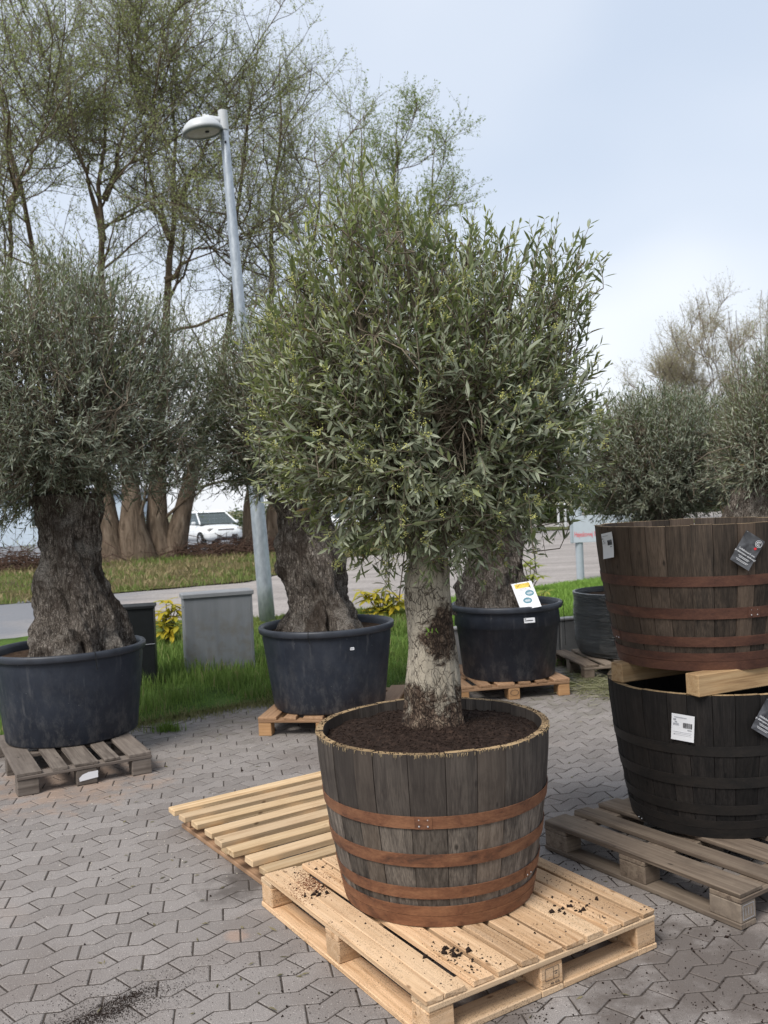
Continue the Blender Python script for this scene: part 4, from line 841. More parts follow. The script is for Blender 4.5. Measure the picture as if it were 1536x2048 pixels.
def olive(name, label, depth, poly, c_px, dy, trunk_rows, trunk_args, tmat, nshoot, leaf_len, leaf_w, cols, detail, seed, group=None, upw=0.8, base_z=0.0, slen=(0.16, 0.34), young=0.25, pairs=(7, 12), keep=None, limbs=7, shell=0.55, leafmat='olive_far', twr=0.0016, long=0.1, upturn=.12):
    global rng
    rng = np.random.default_rng(seed)
    C = dp(c_px[0], c_px[1], depth); ppm = FPX / depth; rad = outline_radius(poly, c_px)
    tm, top = trunk_mesh(trunk_rows, depth, seed, **trunk_args)
    root = empty(name, (top[0], top[1], base_z), 0, label, 'tree', group); inv = Matrix.Translation((-top[0], -top[1], -base_z))
    tr = obj('trunk', tm, tmat, root); tr.matrix_parent_inverse = inv
    # unit ball -> crown: radius by direction in the photo plane, depth of its own
    def shape(u):
        t = np.arctan2(u[:, 2], u[:, 0]); h = np.hypot(u[:, 0], u[:, 2]); rr = rad(t) / ppm * (1 - 0.08 * np.abs(u[:, 1]))
        return C + u[:, 0:1] * rr[:, None] * RT * 1.0 + u[:, 2:3] * rr[:, None] * UP + u[:, 1:2] * np.array([0, dy, 0])
    # limbs
    thick = Tubes(7); LP = []
    tz = top.copy()
    for k in range(limbs):
        a = 2 * math.pi * (k + rng.uniform(-.3, .3)) / limbs; el = rng.uniform(.15, .95)
        u = np.array([[math.cos(a) * (1 - .5 * el), math.sin(a) * (1 - .5 * el), el * 1.0]]) * rng.uniform(.55, .8); e = shape(u)[0]
        b = tz + np.array([math.cos(a), math.sin(a), 0]) * 0.035 - [0, 0, .08]
        t = np.linspace(0, 1, 9)[:, None]; ctrl = (b + e) / 2 + np.array([math.cos(a) * .05, math.sin(a) * .05, .12]) + rng.normal(0, .05, 3)
        pts = (1 - t) ** 2 * b + 2 * t * (1 - t) * ctrl + t ** 2 * e + rng.normal(0, .008, (9, 3)); thick.add(pts, np.linspace(.032, .008, 9) * (1 if detail else 1.3)); LP.append(pts[2:])
        for _ in range(7):
            s = pts[rng.integers(2, 8)]; u2 = unit(rng.normal(0, 1, (1, 3)) + np.array([[0, 0, .35]]) + 1.2 * unit(u)) * rng.uniform(.6, .9); e2 = shape(u2)[0]
            if np.linalg.norm(e2 - s) > 1.3: continue
            c2 = (s + e2) / 2 + rng.normal(0, .06, 3); p2 = (1 - t) ** 2 * s + 2 * t * (1 - t) * c2 + t ** 2 * e2; thick.add(p2, np.linspace(.011, .003, 9)); LP.append(p2)
    LPa = np.concatenate(LP)
    # shoots
    u = unit(rng.normal(0, 1, (nshoot, 3))); r_ = rng.uniform(shell ** 3, 1, nshoot) ** (1 / 3) * 0.97; out_ = shape(u * r_[:, None]); ctr = C + np.array([0, 0, -0.15])
    rad_dir = unit(out_ - ctr); dirv = unit(rad_dir * 0.8 + np.array([0, 0, 1.0]) * upw * np.clip(0.55 + u[:, 2:3] * .8, -.15, 1.2) + rng.normal(0, .38, (nshoot, 3)))
    stint = np.exp(rng.normal(0, .28, nshoot)) ; syel = np.clip(rng.normal(.32, .38, nshoot) + .55 * np.clip(-u[:, 0], -.5, 1) + .25 * np.clip(u[:, 2], -.3, 1), 0, 1.2)
    sl = rng.uniform(*slen, nshoot); lg = rng.random(nshoot) < long; sl = np.where(lg, sl * 1.35, sl)
    if keep:                                                     # an opening in the near side where the limbs show
        pq = project(out_); op_ = (((pq[:, 0] - 915) / 55) ** 2 + ((pq[:, 1] - 850) / 85) ** 2 < 1) & (out_[:, 1] < C[1] + .1)
        ok_ = ~op_; u, out_, dirv, sl, stint, syel = u[ok_], out_[ok_], dirv[ok_], sl[ok_], stint[ok_], syel[ok_]; nshoot = len(u)
        for pth in ([(880, 1060), (915, 985), (928, 930), (918, 850), (905, 760), (880, 660)], [(890, 1060), (925, 970), (935, 900), (938, 820), (960, 720), (990, 600)], [(860, 1060), (800, 960), (760, 860), (700, 720), (690, 560)], [(932, 930), (900, 870), (850, 800), (800, 740)]):
            pts = np.array([dp(a_, b_, depth - .16 + .02 * i_) for i_, (a_, b_) in enumerate(pth)]); thick.add(pts, np.linspace(.017, .005, len(pts)))
    base = out_ - dirv * (sl * 0.8)[:, None]
    pr = rng.integers(pairs[0], pairs[1] + 1, nshoot)
    tw = Tubes(3); PO, AX, NR, AGE, TOP, SH = [], [], [], [], [], []
    curve = rng.normal(0, .22, (nshoot, 3)) + np.array([0, 0, .12])
    for i in range(nshoot):
        d = dirv[i]; l = sl[i]; m = pr[i]; s = np.linspace(0.12, 1.0, m)
        cv = curve[i] - d * (curve[i] @ d)
        f = lambda t: base[i] + d * (l * t)[:, None] + cv * (l * t ** 2 * .5)[:, None]
        tt = np.linspace(0, 1, 5); pts = f(tt)
        j = np.argmin(((LPa - base[i]) ** 2).sum(1)); q = LPa[j]; dist = np.linalg.norm(q - base[i])
        if dist < .6:
            mid_ = (q + base[i]) / 2 + rng.normal(0, .03, 3) - d * .02; pts = np.concatenate([[q, mid_], pts]); tw.add(pts, np.linspace(twr * 1.9, twr * .55, len(pts)))
        else: tw.add(pts, np.linspace(twr * 1.5, twr * .55, 5))
        A1 = np.cross(d, rng.normal(0, 1, 3)); A1 /= np.linalg.norm(A1) + 1e-9; B1 = np.cross(d, A1)
        p = f(s); tang = unit(d + cv * s[:, None])
        for k in range(2):
            th = np.arange(m) * (math.pi / 2) + k * math.pi + rng.normal(0, .3, m)
            rd = np.cos(th)[:, None] * A1 + np.sin(th)[:, None] * B1; op = (rng.normal(.95, .2, m) - .45 * s)[:, None]
            ax = unit(tang * np.cos(op) + rd * np.sin(op) + np.array([0, 0, -.06])); PO.append(p); AX.append(ax)
            NR.append(unit(tang * np.sin(op) - rd * np.cos(op)) + rng.normal(0, .25, (m, 3)) + np.array([0, 0, .5])); AGE.append(s + rng.normal(0, .12, m)); TOP.append(np.full(m, u[i, 2])); SH.append(np.full(m, i))
    PO, AX, NR, AGE, TOP, SH = (np.concatenate(q) for q in (PO, AX, NR, AGE, TOP, SH)); NR = unit(NR)
    n = len(PO); kp = rng.random(n) > 0.08; PO, AX, NR, AGE, TOP, SH = PO[kp], AX[kp], NR[kp], AGE[kp], TOP[kp], SH[kp]; n = len(PO); AX = unit(AX + rng.normal(0, .22, AX.shape))
    ln = np.clip(rng.normal(leaf_len, leaf_len * .28, n), leaf_len * .45, leaf_len * 1.7) * np.clip(1.15 - .5 * np.clip(AGE, 0, 1) ** 3, .5, 1.2); wd = ln * leaf_w * rng.uniform(.8, 1.2, n)
    c0, c1, c2 = (np.array(q) for q in cols); mixr = rng.random((n, 1)); col = c0 * (1 - mixr) + c1 * mixr
    yg = np.clip((AGE - (1 - young)) / max(young, .01), 0, 1)[:, None] * rng.uniform(.3, 1.0, (n, 1)) * np.clip(.55 + .5 * TOP[:, None], .15, 1); yg = np.clip(yg * (.35 + 1.3 * syel[SH][:, None]), 0, 1); col = col * (1 - yg) + c2 * yg; col = col * stint[SH][:, None]; ye = np.clip(syel[SH][:, None] - .35, 0, 1) * .55; col = col * (1 - ye) + ye * np.array([.25, .265, .085]); dead = rng.random((n, 1)) < .012; col = np.where(dead, np.array([.22, .15, .07]), col)
    V, F0, k = leaf_mesh_arrays(PO, AX, NR, ln, wd, detail)
    sel = np.zeros(n, bool)
    if keep:
        o = np.argsort(PO[:, 1] - ln * 4); sel[o[:keep]] = True
    idx = ~sel; m = idx.sum(); F = (F0[None] + (np.arange(m) * k)[:, None, None]).reshape(-1, 3)
    cr_ = obj('crown', mesh('crown', V[idx].reshape(-1, 3), F, tint=np.repeat(col[idx], k, 0)), leafmat, root, kind='stuff'); cr_.matrix_parent_inverse = inv
    b_ = obj('branches', thick.mesh('branches'), 'twig' if keep else 'limb', root); b_.matrix_parent_inverse = inv
    t_ = obj('twigs', tw.mesh('twigs'), 'twig', root, kind='stuff'); t_.matrix_parent_inverse = inv
    if keep:                                                     # the leaves that hang nearest, one by one
        lm = []
        for c in (c0, (c0 + c1) / 2, c1, c2):
            Vl, Fl, _ = leaf_mesh_arrays(np.zeros((1, 3)), np.array([[0, 1.0, 0]]), np.array([[0, 0, 1.0]]), np.array([1.0]), np.array([leaf_w]), True)
            me = mesh('leaf', Vl[0], Fl, tint=c[None]); me.materials.append(M[leafmat]); lm.append(me)
        for i in np.nonzero(sel)[0]:
            sd_ = unit(np.cross(AX[i], NR[i])); nn = np.cross(sd_, AX[i]); me = lm[3 if yg[i, 0] > .45 else int(mixr[i, 0] * 2.99)]
            lf = obj('leaf', me, None, cr_); s = ln[i]
            mw = Matrix(((sd_[0] * s, AX[i][0] * s, nn[0] * s, PO[i][0]), (sd_[1] * s, AX[i][1] * s, nn[1] * s, PO[i][1]), (sd_[2] * s, AX[i][2] * s, nn[2] * s, PO[i][2]), (0, 0, 0, 1)))
            lf.matrix_parent_inverse = Matrix.Identity(4); lf.matrix_local = mw
    return root, (PO, AX, AGE, inv, base, dirv, sl, out_)
OLV = ((0.072, 0.098, 0.056), (0.215, 0.245, 0.125), (0.52, 0.53, 0.18))
OLF = ((0.082, 0.104, 0.080), (0.185, 0.210, 0.155), (0.36, 0.37, 0.24))
OLD = ((0.044, 0.064, 0.050), (0.098, 0.128, 0.092), (0.20, 0.235, 0.14))
front_poly = [(545, 1030), (490, 950), (485, 850), (475, 700), (500, 580), (560, 460), (620, 360), (680, 265), (725, 300), (800, 380), (900, 445), (990, 440), (1080, 455), (1170, 440), (1215, 520), (1195, 620), (1190, 720), (1215, 800), (1225, 890), (1190, 1000), (1130, 1075), (1050, 1130), (960, 1185), (870, 1200), (770, 1185), (690, 1145), (620, 1070)]
D0 = 3.724
fo, fd = olive('olive_tree', 'olive tree with pale flaking trunk and flower buds, growing in the orange hooped barrel', D0, front_poly, (860, 790), 0.68,
      [(1475, 800, 938), (1450, 808, 930), (1420, 812, 922), (1350, 812, 918), (1290, 815, 914), (1230, 812, 908), (1180, 809, 903), (1140, 812, 900), (1090, 825, 895), (1040, 835, 890)], dict(ridges=4, amp=0.10, lobes=.2, K=120, S=110, fr=6, flat_y=.95), 'bark_pale',
      2750, 0.043, 0.235, OLV, True, 3, upw=.85, base_z=0.78, keep=300, leafmat='olive_leaf', limbs=8, young=.42, shell=.42, twr=.0017, slen=(.12, .32), pairs=(5, 11), long=.2)
PO, AX, AGE, inv, base, dirv, sl, out_ = fd
# flower buds in the leaf axils, on the shoots of the lower and near side
rng = np.random.default_rng(17)
pj = project(PO); cand = np.nonzero((AGE > .5) & (pj[:, 1] > 560) & (PO[:, 1] < D0 + .15))[0]; pick = rng.choice(cand, 560, replace=False); P = []
for i in pick:
    c = PO[i] + AX[i] * .006
    d = unit(np.array([rng.normal(0, .5), rng.normal(-.3, .5), rng.uniform(.2, 1)])); l = rng.uniform(.015, .035); m = rng.integers(12, 26)
    P.append(c + d * (rng.random((m, 1)) * l) + rng.normal(0, .0065, (m, 3)))
P = np.concatenate(P); fb_ = crumbs('flower_buds', P, rng.uniform(.0020, .0042, len(P)), 'bud', fo); fb_.matrix_parent_inverse = inv
# shoot sprouting from the trunk
sp = dp(866, 1268, D0 - .125); n = 9; ax = unit(rng.normal(0, .7, (n, 3)) + [-.2, -1.0, .5]); V, F0, k = leaf_mesh_arrays(sp + rng.normal(0, .010, (n, 3)) * [2.2, .4, .7], ax, unit(rng.normal(0, .4, (n, 3)) + [0, -.3, 1]), rng.uniform(.018, .032, n), rng.uniform(.007, .010, n), True)
s_ = obj('sprout', mesh('sprout', V.reshape(-1, 3), (F0[None] + (np.arange(n) * k)[:, None, None]).reshape(-1, 3), tint=np.array([[.20, .34, .06]])), 'leaf', fo); s_.matrix_parent_inverse = inv

olive('olive_tree', 'grey green olive tree with thick furrowed trunk in the large dusty pot', 6.62,
      [(-260, 760), (-200, 600), (-60, 520), (40, 510), (130, 470), (220, 520), (300, 560), (390, 640), (440, 760), (470, 880), (480, 960), (350, 1000), (250, 1005), (200, 1010), (130, 1015), (60, 1030), (40, 1085), (-40, 1095), (-160, 1060), (-250, 920)], (95, 810), 1.0,
      [(1325, 52, 262), (1300, 64, 258), (1270, 70, 250), (1240, 74, 240), (1200, 77, 226), (1150, 80, 208), (1100, 82, 202), (1060, 78, 200), (1020, 72, 202), (990, 66, 206)], dict(ridges=5, amp=.22, lobes=.42, K=160, S=170), 'bark_old',
      3300, 0.047, 0.19, OLF, False, 5, upw=1.0, base_z=.72, pairs=(8, 13), slen=(.2, .42), shell=.4, twr=.0022, long=.25, limbs=9)
olive('olive_tree', 'dark olive tree with leaning gnarled trunk in the middle pot beside the lamp post', 7.24,
      [(365, 900), (360, 800), (375, 700), (430, 640), (520, 610), (620, 580), (720, 600), (800, 700), (830, 850), (800, 960), (720, 1010), (640, 1020), (560, 1015), (480, 1010), (400, 985)], (610, 820), 0.85,
      [(1275, 545, 755), (1255, 556, 738), (1225, 572, 716), (1190, 566, 702), (1150, 553, 696), (1110, 556, 688), (1070, 560, 668), (1030, 552, 652), (990, 535, 655)], dict(ridges=4, amp=.25, lobes=.42, K=160, S=170, fr=5), 'bark_old',
      2700, 0.046, 0.19, OLD, False, 8, upw=1.0, base_z=.72, pairs=(8, 12), slen=(.2, .40), shell=.4, twr=.0022)
olive('olive_tree', 'olive tree with twisted dark trunk in the collared pot with the white card', 8.12,
      [(850, 900), (840, 780), (880, 680), (980, 640), (1080, 650), (1160, 720), (1175, 830), (1160, 940), (1100, 1010), (1030, 1040), (960, 1040), (900, 1010)], (1010, 850), 0.75,
      [(1225, 905, 1075), (1205, 915, 1062), (1170, 920, 1052), (1130, 932, 1046), (1090, 938, 1044), (1050, 935, 1040), (1010, 930, 1045)], dict(ridges=4, amp=.24, lobes=.42, K=110, S=120, fr=5), 'bark_old',
      800, 0.052, 0.19, OLD, False, 12, upw=1.0, base_z=.72, pairs=(7, 11), slen=(.2, .36), shell=.4, twr=.0022)
olive('olive_tree', 'dense dark olive tree with rounded crown in the film wrapped pot', 8.9,
      [(1140, 1010), (1125, 940), (1140, 870), (1175, 800), (1250, 772), (1330, 770), (1420, 785), (1485, 835), (1530, 900), (1515, 980), (1440, 1025), (1370, 1040), (1330, 1055), (1260, 1055), (1190, 1050)], (1325, 920), 0.85,
      [(1215, 1195, 1320), (1180, 1215, 1320), (1130, 1245, 1340), (1080, 1270, 1360), (1040, 1285, 1370), (1010, 1290, 1380)], dict(ridges=4, amp=.16, lobes=.4, K=60, S=60), 'bark_old',
      3400, 0.048, 0.19, OLD, False, 15, upw=1.1, base_z=.70, pairs=(8, 12), slen=(.2, .38), shell=.35, twr=.0024)
olive('olive_tree', 'tall wispy olive tree with a burred thick trunk, behind the stacked barrels', 6.75,
      [(1425, 1000), (1440, 900), (1455, 800), (1480, 720), (1520, 650), (1600, 640), (1700, 700), (1750, 800), (1740, 950), (1680, 1010), (1560, 1000), (1480, 1000)], (1570, 850), 0.8,
      [(1300, 1420, 1630), (1180, 1430, 1620), (1100, 1432, 1610), (1050, 1440, 1600), (1015, 1450, 1590), (975, 1470, 1570)], dict(ridges=5, amp=.24, lobes=.5, K=70, S=80, fr=9), 'bark_old',
      1900, 0.046, 0.17, OLF, False, 19, upw=1.4, base_z=.66, pairs=(8, 13), slen=(.25, .48), shell=.4, twr=.0022, long=.3)

# ------------------------------------------------------------------ street lamp, cabinets, sign
def on_lawn(x, y, z=0.1):
    for _ in range(6): p = gp(x, y, z); z = gz(p[0], p[1])
    return gp(x, y, z)
LB = on_lawn(536, 1246); LT = dp(445, 222, LB[1]); lamp = empty('street_lamp', tuple(LB), 0, 'tall galvanised street lamp with a domed grey head, leaning slightly', 'street lamp')
ax_ = unit(LT - LB); HL = np.linalg.norm(LT - LB); t = np.linspace(0, 1, 12)[:, None]
V, F = tube(np.array([0, 0, -.1]) + t * (ax_ * HL * .985 + [0, 0, .1]), np.linspace(.105, .052, 12), 24); obj('pole', mesh('pole', V, F, True, False), 'galv', lamp)
for p_ in lamp.children[0].data.polygons: p_.use_smooth = len(p_.vertices) == 4
top = ax_ * HL
V, F = tube([top - ax_ * .25, top + ax_ * .0], [.060, .060], 20); obj('sleeve', mesh('sleeve', V, F, True), 'lamp_grey', lamp)
V, F = lathe([(.0, .165), (.09, .158), (.17, .13), (.225, .085), (.255, .03), (.262, .0), (.25, -.008)], 40); hc = top + np.array([-.255, -.05, -.275])
hd = obj('lamp_head', mesh('lamp_head', V, F, True, True), 'lamp_grey', lamp, tuple(hc), (R(6), R(-8), 0))
V, F = lathe([(.258, -.004), (.258, -.02), (.215, -.022), (.215, -.006)], 40); obj('lamp_ring', mesh('lamp_ring', V, F, True, True), 'lamp_ring', hd)
V, F = lathe([(.0, -.02), (.12, -.019), (.216, -.012)], 40); obj('lamp_cover', mesh('lamp_cover', V, F, True, True), 'lens', hd)
V, F = lathe([(.0, -.035), (.024, -.034), (.026, -.018)], 16); obj('sensor', mesh('sensor', V, F, True), 'ink', hd, (.06, -.05, 0))
mb = MB().tube([hc + [.02, .0, .12], hc + [.12, 0.0, .125], top + [-.04, 0, -.13], top + [.0, 0, -.12]], [.10, .075, .055, .05], 14); obj('arm', mb.mesh('arm', True, True), 'lamp_grey', lamp)
V, F = lathe([(0, .012), (.012, .012), (.014, 0)], 10); obj('bolt', mesh('bolt', V, F), 'ink', lamp, tuple(top - ax_ * .42 + [.012, -.055, 0]), (R(90), 0, 0))

c0, c1 = on_lawn(374, 1346), on_lawn(511, 1334); ca = math.atan2(c1[1] - c0[1], c1[0] - c0[0]); cw_ = np.linalg.norm((c1 - c0)[:2]); zb = min(c0[2], c1[2]) - .03
hc_ = dp(362, 1190, c0[1])[2] - zb
cb = empty('utility_cabinet', (c0[0], c0[1], zb), ca, 'grey sheet metal utility cabinet standing in long grass', 'cabinet')
board('cabinet_body', cb, 'cab', cw_, .26, hc_ - .045, (cw_ / 2, .13, (hc_ - .045) / 2), c=.006)
board('cabinet_lid', cb, 'cab_top', cw_ + .03, .29, .05, (cw_ / 2, .13, hc_ - .022), c=.008)
for (y, z) in ((.05, hc_ - .13), (.05, .12)):
    V, F = lathe([(0, .004), (.008, .004), (.009, 0)], 10); obj('bolt', mesh('bolt', V, F), 'ink', cb, (-.001, y, z), (0, R(-90), 0))
board('door_seam', cb, 'cab_top', .006, .004, hc_ - .10, (cw_ - .03, -.001, (hc_ - .06) / 2), c=.001)
k1 = on_lawn(313, 1368); z_ = k1[2] - .03; hk = dp(312, 1210, k1[1])[2] - z_
kb = empty('utility_cabinet', (k1[0], k1[1], z_), R(10), 'black utility cabinet half hidden behind the furrowed olive trunk', 'cabinet')
board('cabinet_body', kb, 'black_cab', .62, .26, hk - .03, (-.31, .13, (hk - .03) / 2), c=.006); board('cabinet_lid', kb, 'black_cab', .65, .29, .035, (-.31, .13, hk - .016), c=.006)
V, F = tube([(-.25, -.004, hk * .52), (.005, -.004, hk * .53)], .004, 6); obj('door_bar', mesh('door_bar', V, F, True), 'greyink', kb)

sg = on_lawn(1160, 1160, .3); sd0 = sg[1]; ZB = sg[2]
sn = empty('road_sign', tuple(sg), R(4), 'grey sign panel on round posts lettered in red, at the edge of the lawn', 'sign')
ppm = FPX / sd0
for x in (0.02, 1.15):
    V, F = tube([(x, .03, -.1), (x, .03, 1.25)], .066, 20); o = obj('post', mesh('post', V, F, True), 'post', sn)
pb = dp(1160, 1085, sd0)[2] - ZB
board('panel', sn, 'sign', 1.32, .035, .46, (.56, -.035, pb + .23), c=.004)
board('panel_edge', sn, 'post', .05, .05, .47, (-.12, -.035, pb + .23), c=.01)
text_obj('lettering', 'Højeskovvej 10', 0.125, 'red', sn, (-.08, -.0545, pb + .10), (R(90), 0, 0)).scale = (.52, 1, 1)

# ------------------------------------------------------------------ parked cars
def car(loc, rz, paint, label):
    o = empty('parked_car', loc, rz, label, 'car', 'cars parked beyond the verge')
    # lower body: sections along x (front +x), half outline of y,z
    secs = [(-2.05, .62, .45, .80), (-1.95, .78, .30, .98), (-1.2, .87, .22, 1.02), (0, .89, .22, 1.0), (.9, .88, .22, .98), (1.5, .84, .25, .90), (1.9, .76, .28, .80), (2.08, .58, .36, .66)]
    V = []; n = 14
    for (x, hw, z0, z1) in secs:
        for j in range(n):
            a = 2 * math.pi * j / n + math.pi / n; cx_, sx_ = math.cos(a), math.sin(a); e = .45
            V.append((x, hw * math.copysign(abs(cx_) ** e, cx_), (z0 + z1) / 2 + (z1 - z0) / 2 * math.copysign(abs(sx_) ** e, sx_)))
    F = [(k * n + j, k * n + (j + 1) % n, (k + 1) * n + (j + 1) % n, (k + 1) * n + j) for k in range(len(secs) - 1) for j in range(n)] + [tuple(range(n)), tuple((len(secs) - 1) * n + j for j in range(n))]
    body = obj('body', mesh('body', V, F, True, True), paint, o)
    def house(xs0, z0, xs1, z1, w0, w1):
        return [(xs0[0], -w0, z0), (xs0[1], -w0, z0), (xs0[1], w0, z0), (xs0[0], w0, z0), (xs1[0], -w1, z1), (xs1[1], -w1, z1), (xs1[1], w1, z1), (xs1[0], w1, z1)], [(0, 1, 5, 4), (1, 2, 6, 5), (2, 3, 7, 6), (3, 0, 4, 7), (4, 5, 6, 7)]
    V, F = house((-1.75, 1.25), .96, (-1.35, .35), 1.46, .80, .62); obj('windows', mesh('windows', V, F, True), 'glass', o)
    V, F = house((-1.45, .45), 1.44, (-1.25, .25), 1.53, .66, .55); obj('roof', mesh('roof', V, F, True), paint, o)
    for s in (-1, 1):
        mb = MB().tube([(1.22, s * .815, .97), (.36, s * .635, 1.46)], .035, 6).tube([(-.35, s * .82, .97), (-.40, s * .63, 1.47)], .04, 6).tube([(-1.72, s * .79, .97), (-1.36, s * .62, 1.47)], .06, 6); obj('pillar', mb.mesh('pillar'), paint, o)
        hl = board('headlight', o, 'lens', .16, .36, .12, (1.86, s * .58, .74), s * R(-18), .03)
        board('mirror', o, paint, .12, .16, .12, (.85, s * .96, 1.02), 0, .03)
        for x in (-1.25, 1.28):
            V, F = lathe([(.19, -.1), (.31, -.1), (.33, -.06), (.33, .06), (.31, .1), (.19, .1)], 28); wh = obj('wheel', mesh('wheel', V, F, True), 'tyre', o, (x, s * .80, .33), (R(90), 0, 0))
            V, F = lathe([(0, .09 * -s), (.05, .10 * -s), (.19, .08 * -s)], 20); obj('rim', mesh('rim', V, F), 'steel', wh)
    board('grille', o, 'grille', .12, .95, .26, (2.02, 0, .42), c=.05); board('number_plate', o, 'paper', .02, .5, .1, (2.09, 0, .48), c=.003)
    board('upper_grille', o, 'grille', .08, .7, .09, (2.0, 0, .70), c=.02)
    return o
c_ = dp(418, 1090, 39); car((c_[0], 39, ZR), R(-58), 'carpaint', 'white car with a dark grille parked facing the road, seen between the willow trunks')
c_ = dp(735, 1090, 44); car((c_[0], 44, ZR), R(12), 'silver', 'silver car parked side on beyond the verge, seen under the barrel olive')

# ------------------------------------------------------------------ scattered leaves and blades
def leaf_stuff(name, P, A, NRM, ln, wd, col, mat, parent=None, detail=False, label=None, cat=None):
    V, F0, k = leaf_mesh_arrays(P, A, NRM, ln, wd, detail); n = len(P)
    o = obj(name, mesh(name, V.reshape(-1, 3), (F0[None] + (np.arange(n) * k)[:, None, None]).reshape(-1, 3), tint=np.repeat(col, k, 0)), mat, parent, kind='stuff')
    if label: tag(o, label, cat)
    return o
def blades(name, P, H, col, label, cat='grass', lean=.45, wd=.004):
    n = len(P); a = rng.uniform(0, 6.28, n); s = np.stack([np.cos(a), np.sin(a), np.zeros(n)], -1); b = rng.uniform(0, 6.28, n); l = (rng.random(n) * lean)[:, None] * np.stack([np.cos(b), np.sin(b), np.zeros(n)], -1)
    w_ = (wd * rng.uniform(.6, 1.3, n))[:, None]; H = H[:, None]; z = np.array([0, 0, 1.0])
    V = np.stack([P - s * w_, P + s * w_, P + z * H * .55 + l * H * .35 + s * w_ * .8, P + z * H * .55 + l * H * .35 - s * w_ * .8, P + z * H * .95 + l * H], 1)
    q = np.arange(n)[:, None] * 5; F = np.concatenate([q + [0, 1, 2], q + [0, 2, 3], q + [3, 2, 4]])
    o = obj(name, mesh(name, V.reshape(-1, 3), F, tint=np.repeat(col, 5, 0)), 'grass', kind='stuff'); tag(o, label, cat); return o
rng = np.random.default_rng(31)
def lawn_pts(n, x0, x1, v0, v1):
    x = rng.uniform(x0, x1, n); v = rng.uniform(v0, v1, n); e = np.array([pl(q, EDGE) for q in x]); r = np.array([pl(q, NEAR) for q in x]); y = e + v * (r - e)
    return np.stack([x, y, np.array([gz(a, b) for a, b in zip(x, y)]) - .005], -1), v
def gcol(n, a, b): k = rng.random((n, 1)); return np.array(a) * (1 - k) + np.array(b) * k
P, v = lawn_pts(34000, -3.2, .7, 0, .75); cl = np.array([fnoise((p[0], p[1], 0), 2.2, 3) for p in P]); kp = rng.random(len(P)) < .55 + .6 * cl; P = P[kp]; v = v[kp]; cl = cl[kp]; P[:, 2] += .0
H = np.clip(.10 + .10 * cl + rng.normal(0, .035, len(P)), .03, .28) * np.where(P[:, 0] > -.7, .6, 1.0) * np.clip(.35 + 6 * v, .3, 1)
col = gcol(len(P), (.085, .15, .032), (.215, .31, .085)); dry = (rng.random(len(P)) < np.clip(.5 - 5 * v, .06, .6))[:, None]; col = np.where(dry, np.array([.27, .24, .12]), col)
blades('long_grass', P, H, col, 'long green grass growing round the grey cabinet and behind the pots', wd=.0045)
P, v = lawn_pts(42000, .55, 4.2, 0, 1.0); H = np.clip(rng.normal(.055, .02, len(P)), .02, .11)
blades('lawn_grass', P, H, gcol(len(P), (.12, .225, .035), (.24, .38, .08)), 'short bright green lawn grass behind the concrete wall', wd=.006, lean=.8)
P, v = lawn_pts(16000, -3.4, .7, .6, 1.0); blades('road_edge_grass', P, np.clip(rng.normal(.06, .02, len(P)), .02, .12), gcol(len(P), (.10, .15, .03), (.24, .27, .09)), 'thin grass along the road edge behind the cabinets', wd=.005, lean=.8)
# strip of weeds and dry stalks where the paving meets the grass
n = 13000; x = rng.uniform(-2.9, 3.4, n); y = np.array([pl(q, EDGE) for q in x]) + .05 - np.abs(rng.normal(0, .13, n)); P = np.stack([x, y, np.full(n, .0)], -1)
kp = ~((np.hypot(x - 1.06, y - 8.15) < .3)); P = P[kp]; blades('edge_weeds', P, np.clip(rng.normal(.03, .022, len(P)), .008, .11), gcol(len(P), (.10, .11, .035), (.29, .25, .14)), 'sparse weeds and dry stalks along the edge of the paving', wd=.003, lean=1.2)
c_ = gp(335, 1462); P = c_ + rng.normal(0, .05, (260, 3)) * [1, .6, 0]; blades('weed_tuft', P, np.clip(rng.normal(.06, .025, 260), .02, .12), gcol(260, (.08, .14, .025), (.17, .26, .06)), 'tuft of green weed growing between the paving stones', wd=.003, lean=.7)
n = 900; c_ = gp(1195, 1372); P = c_ + rng.normal(0, 1, (n, 3)) * [.17, .30, 0]; P[:, 2] = .004 + rng.random(n) * .03; a = rng.uniform(0, 6.28, n)
leaf_stuff('cut_grass', P, np.stack([np.cos(a), np.sin(a), rng.normal(0, .12, n)], -1), unit(rng.normal(0, .3, (n, 3)) + [0, 0, 1]), rng.uniform(.08, .20, n), np.full(n, .005), gcol(n, (.16, .17, .09), (.36, .34, .22)), 'grass', None, False, 'heap of dry cut grass on the paving beside the orange pallet', 'grass')
n = 420; c_ = gp(1135, 1330); P = c_ + rng.normal(0, 1, (n, 3)) * [.22, .10, 0]; P[:, 2] = rng.random(n) * .06; a = rng.uniform(0, 6.28, n)
leaf_stuff('low_weeds', P, unit(np.stack([np.cos(a), np.sin(a), rng.uniform(.1, .8, n)], -1)), unit(rng.normal(0, .4, (n, 3)) + [0, 0, 1]), rng.uniform(.03, .06, n), rng.uniform(.012, .02, n), gcol(n, (.04, .09, .025), (.11, .17, .05)), 'leaf', None, False, 'low dark weeds at the foot of the concrete wall', 'weeds')
mb = MB().tube([gp(270, 1452, .006), gp(310, 1455, .006), gp(345, 1449, .008), gp(368, 1443, .012)], .0055, 6); o = obj('cable', mb.mesh('cable', True, True), 'cable'); tag(o, 'thin grey cable lying along the edge of the grass', 'cable')

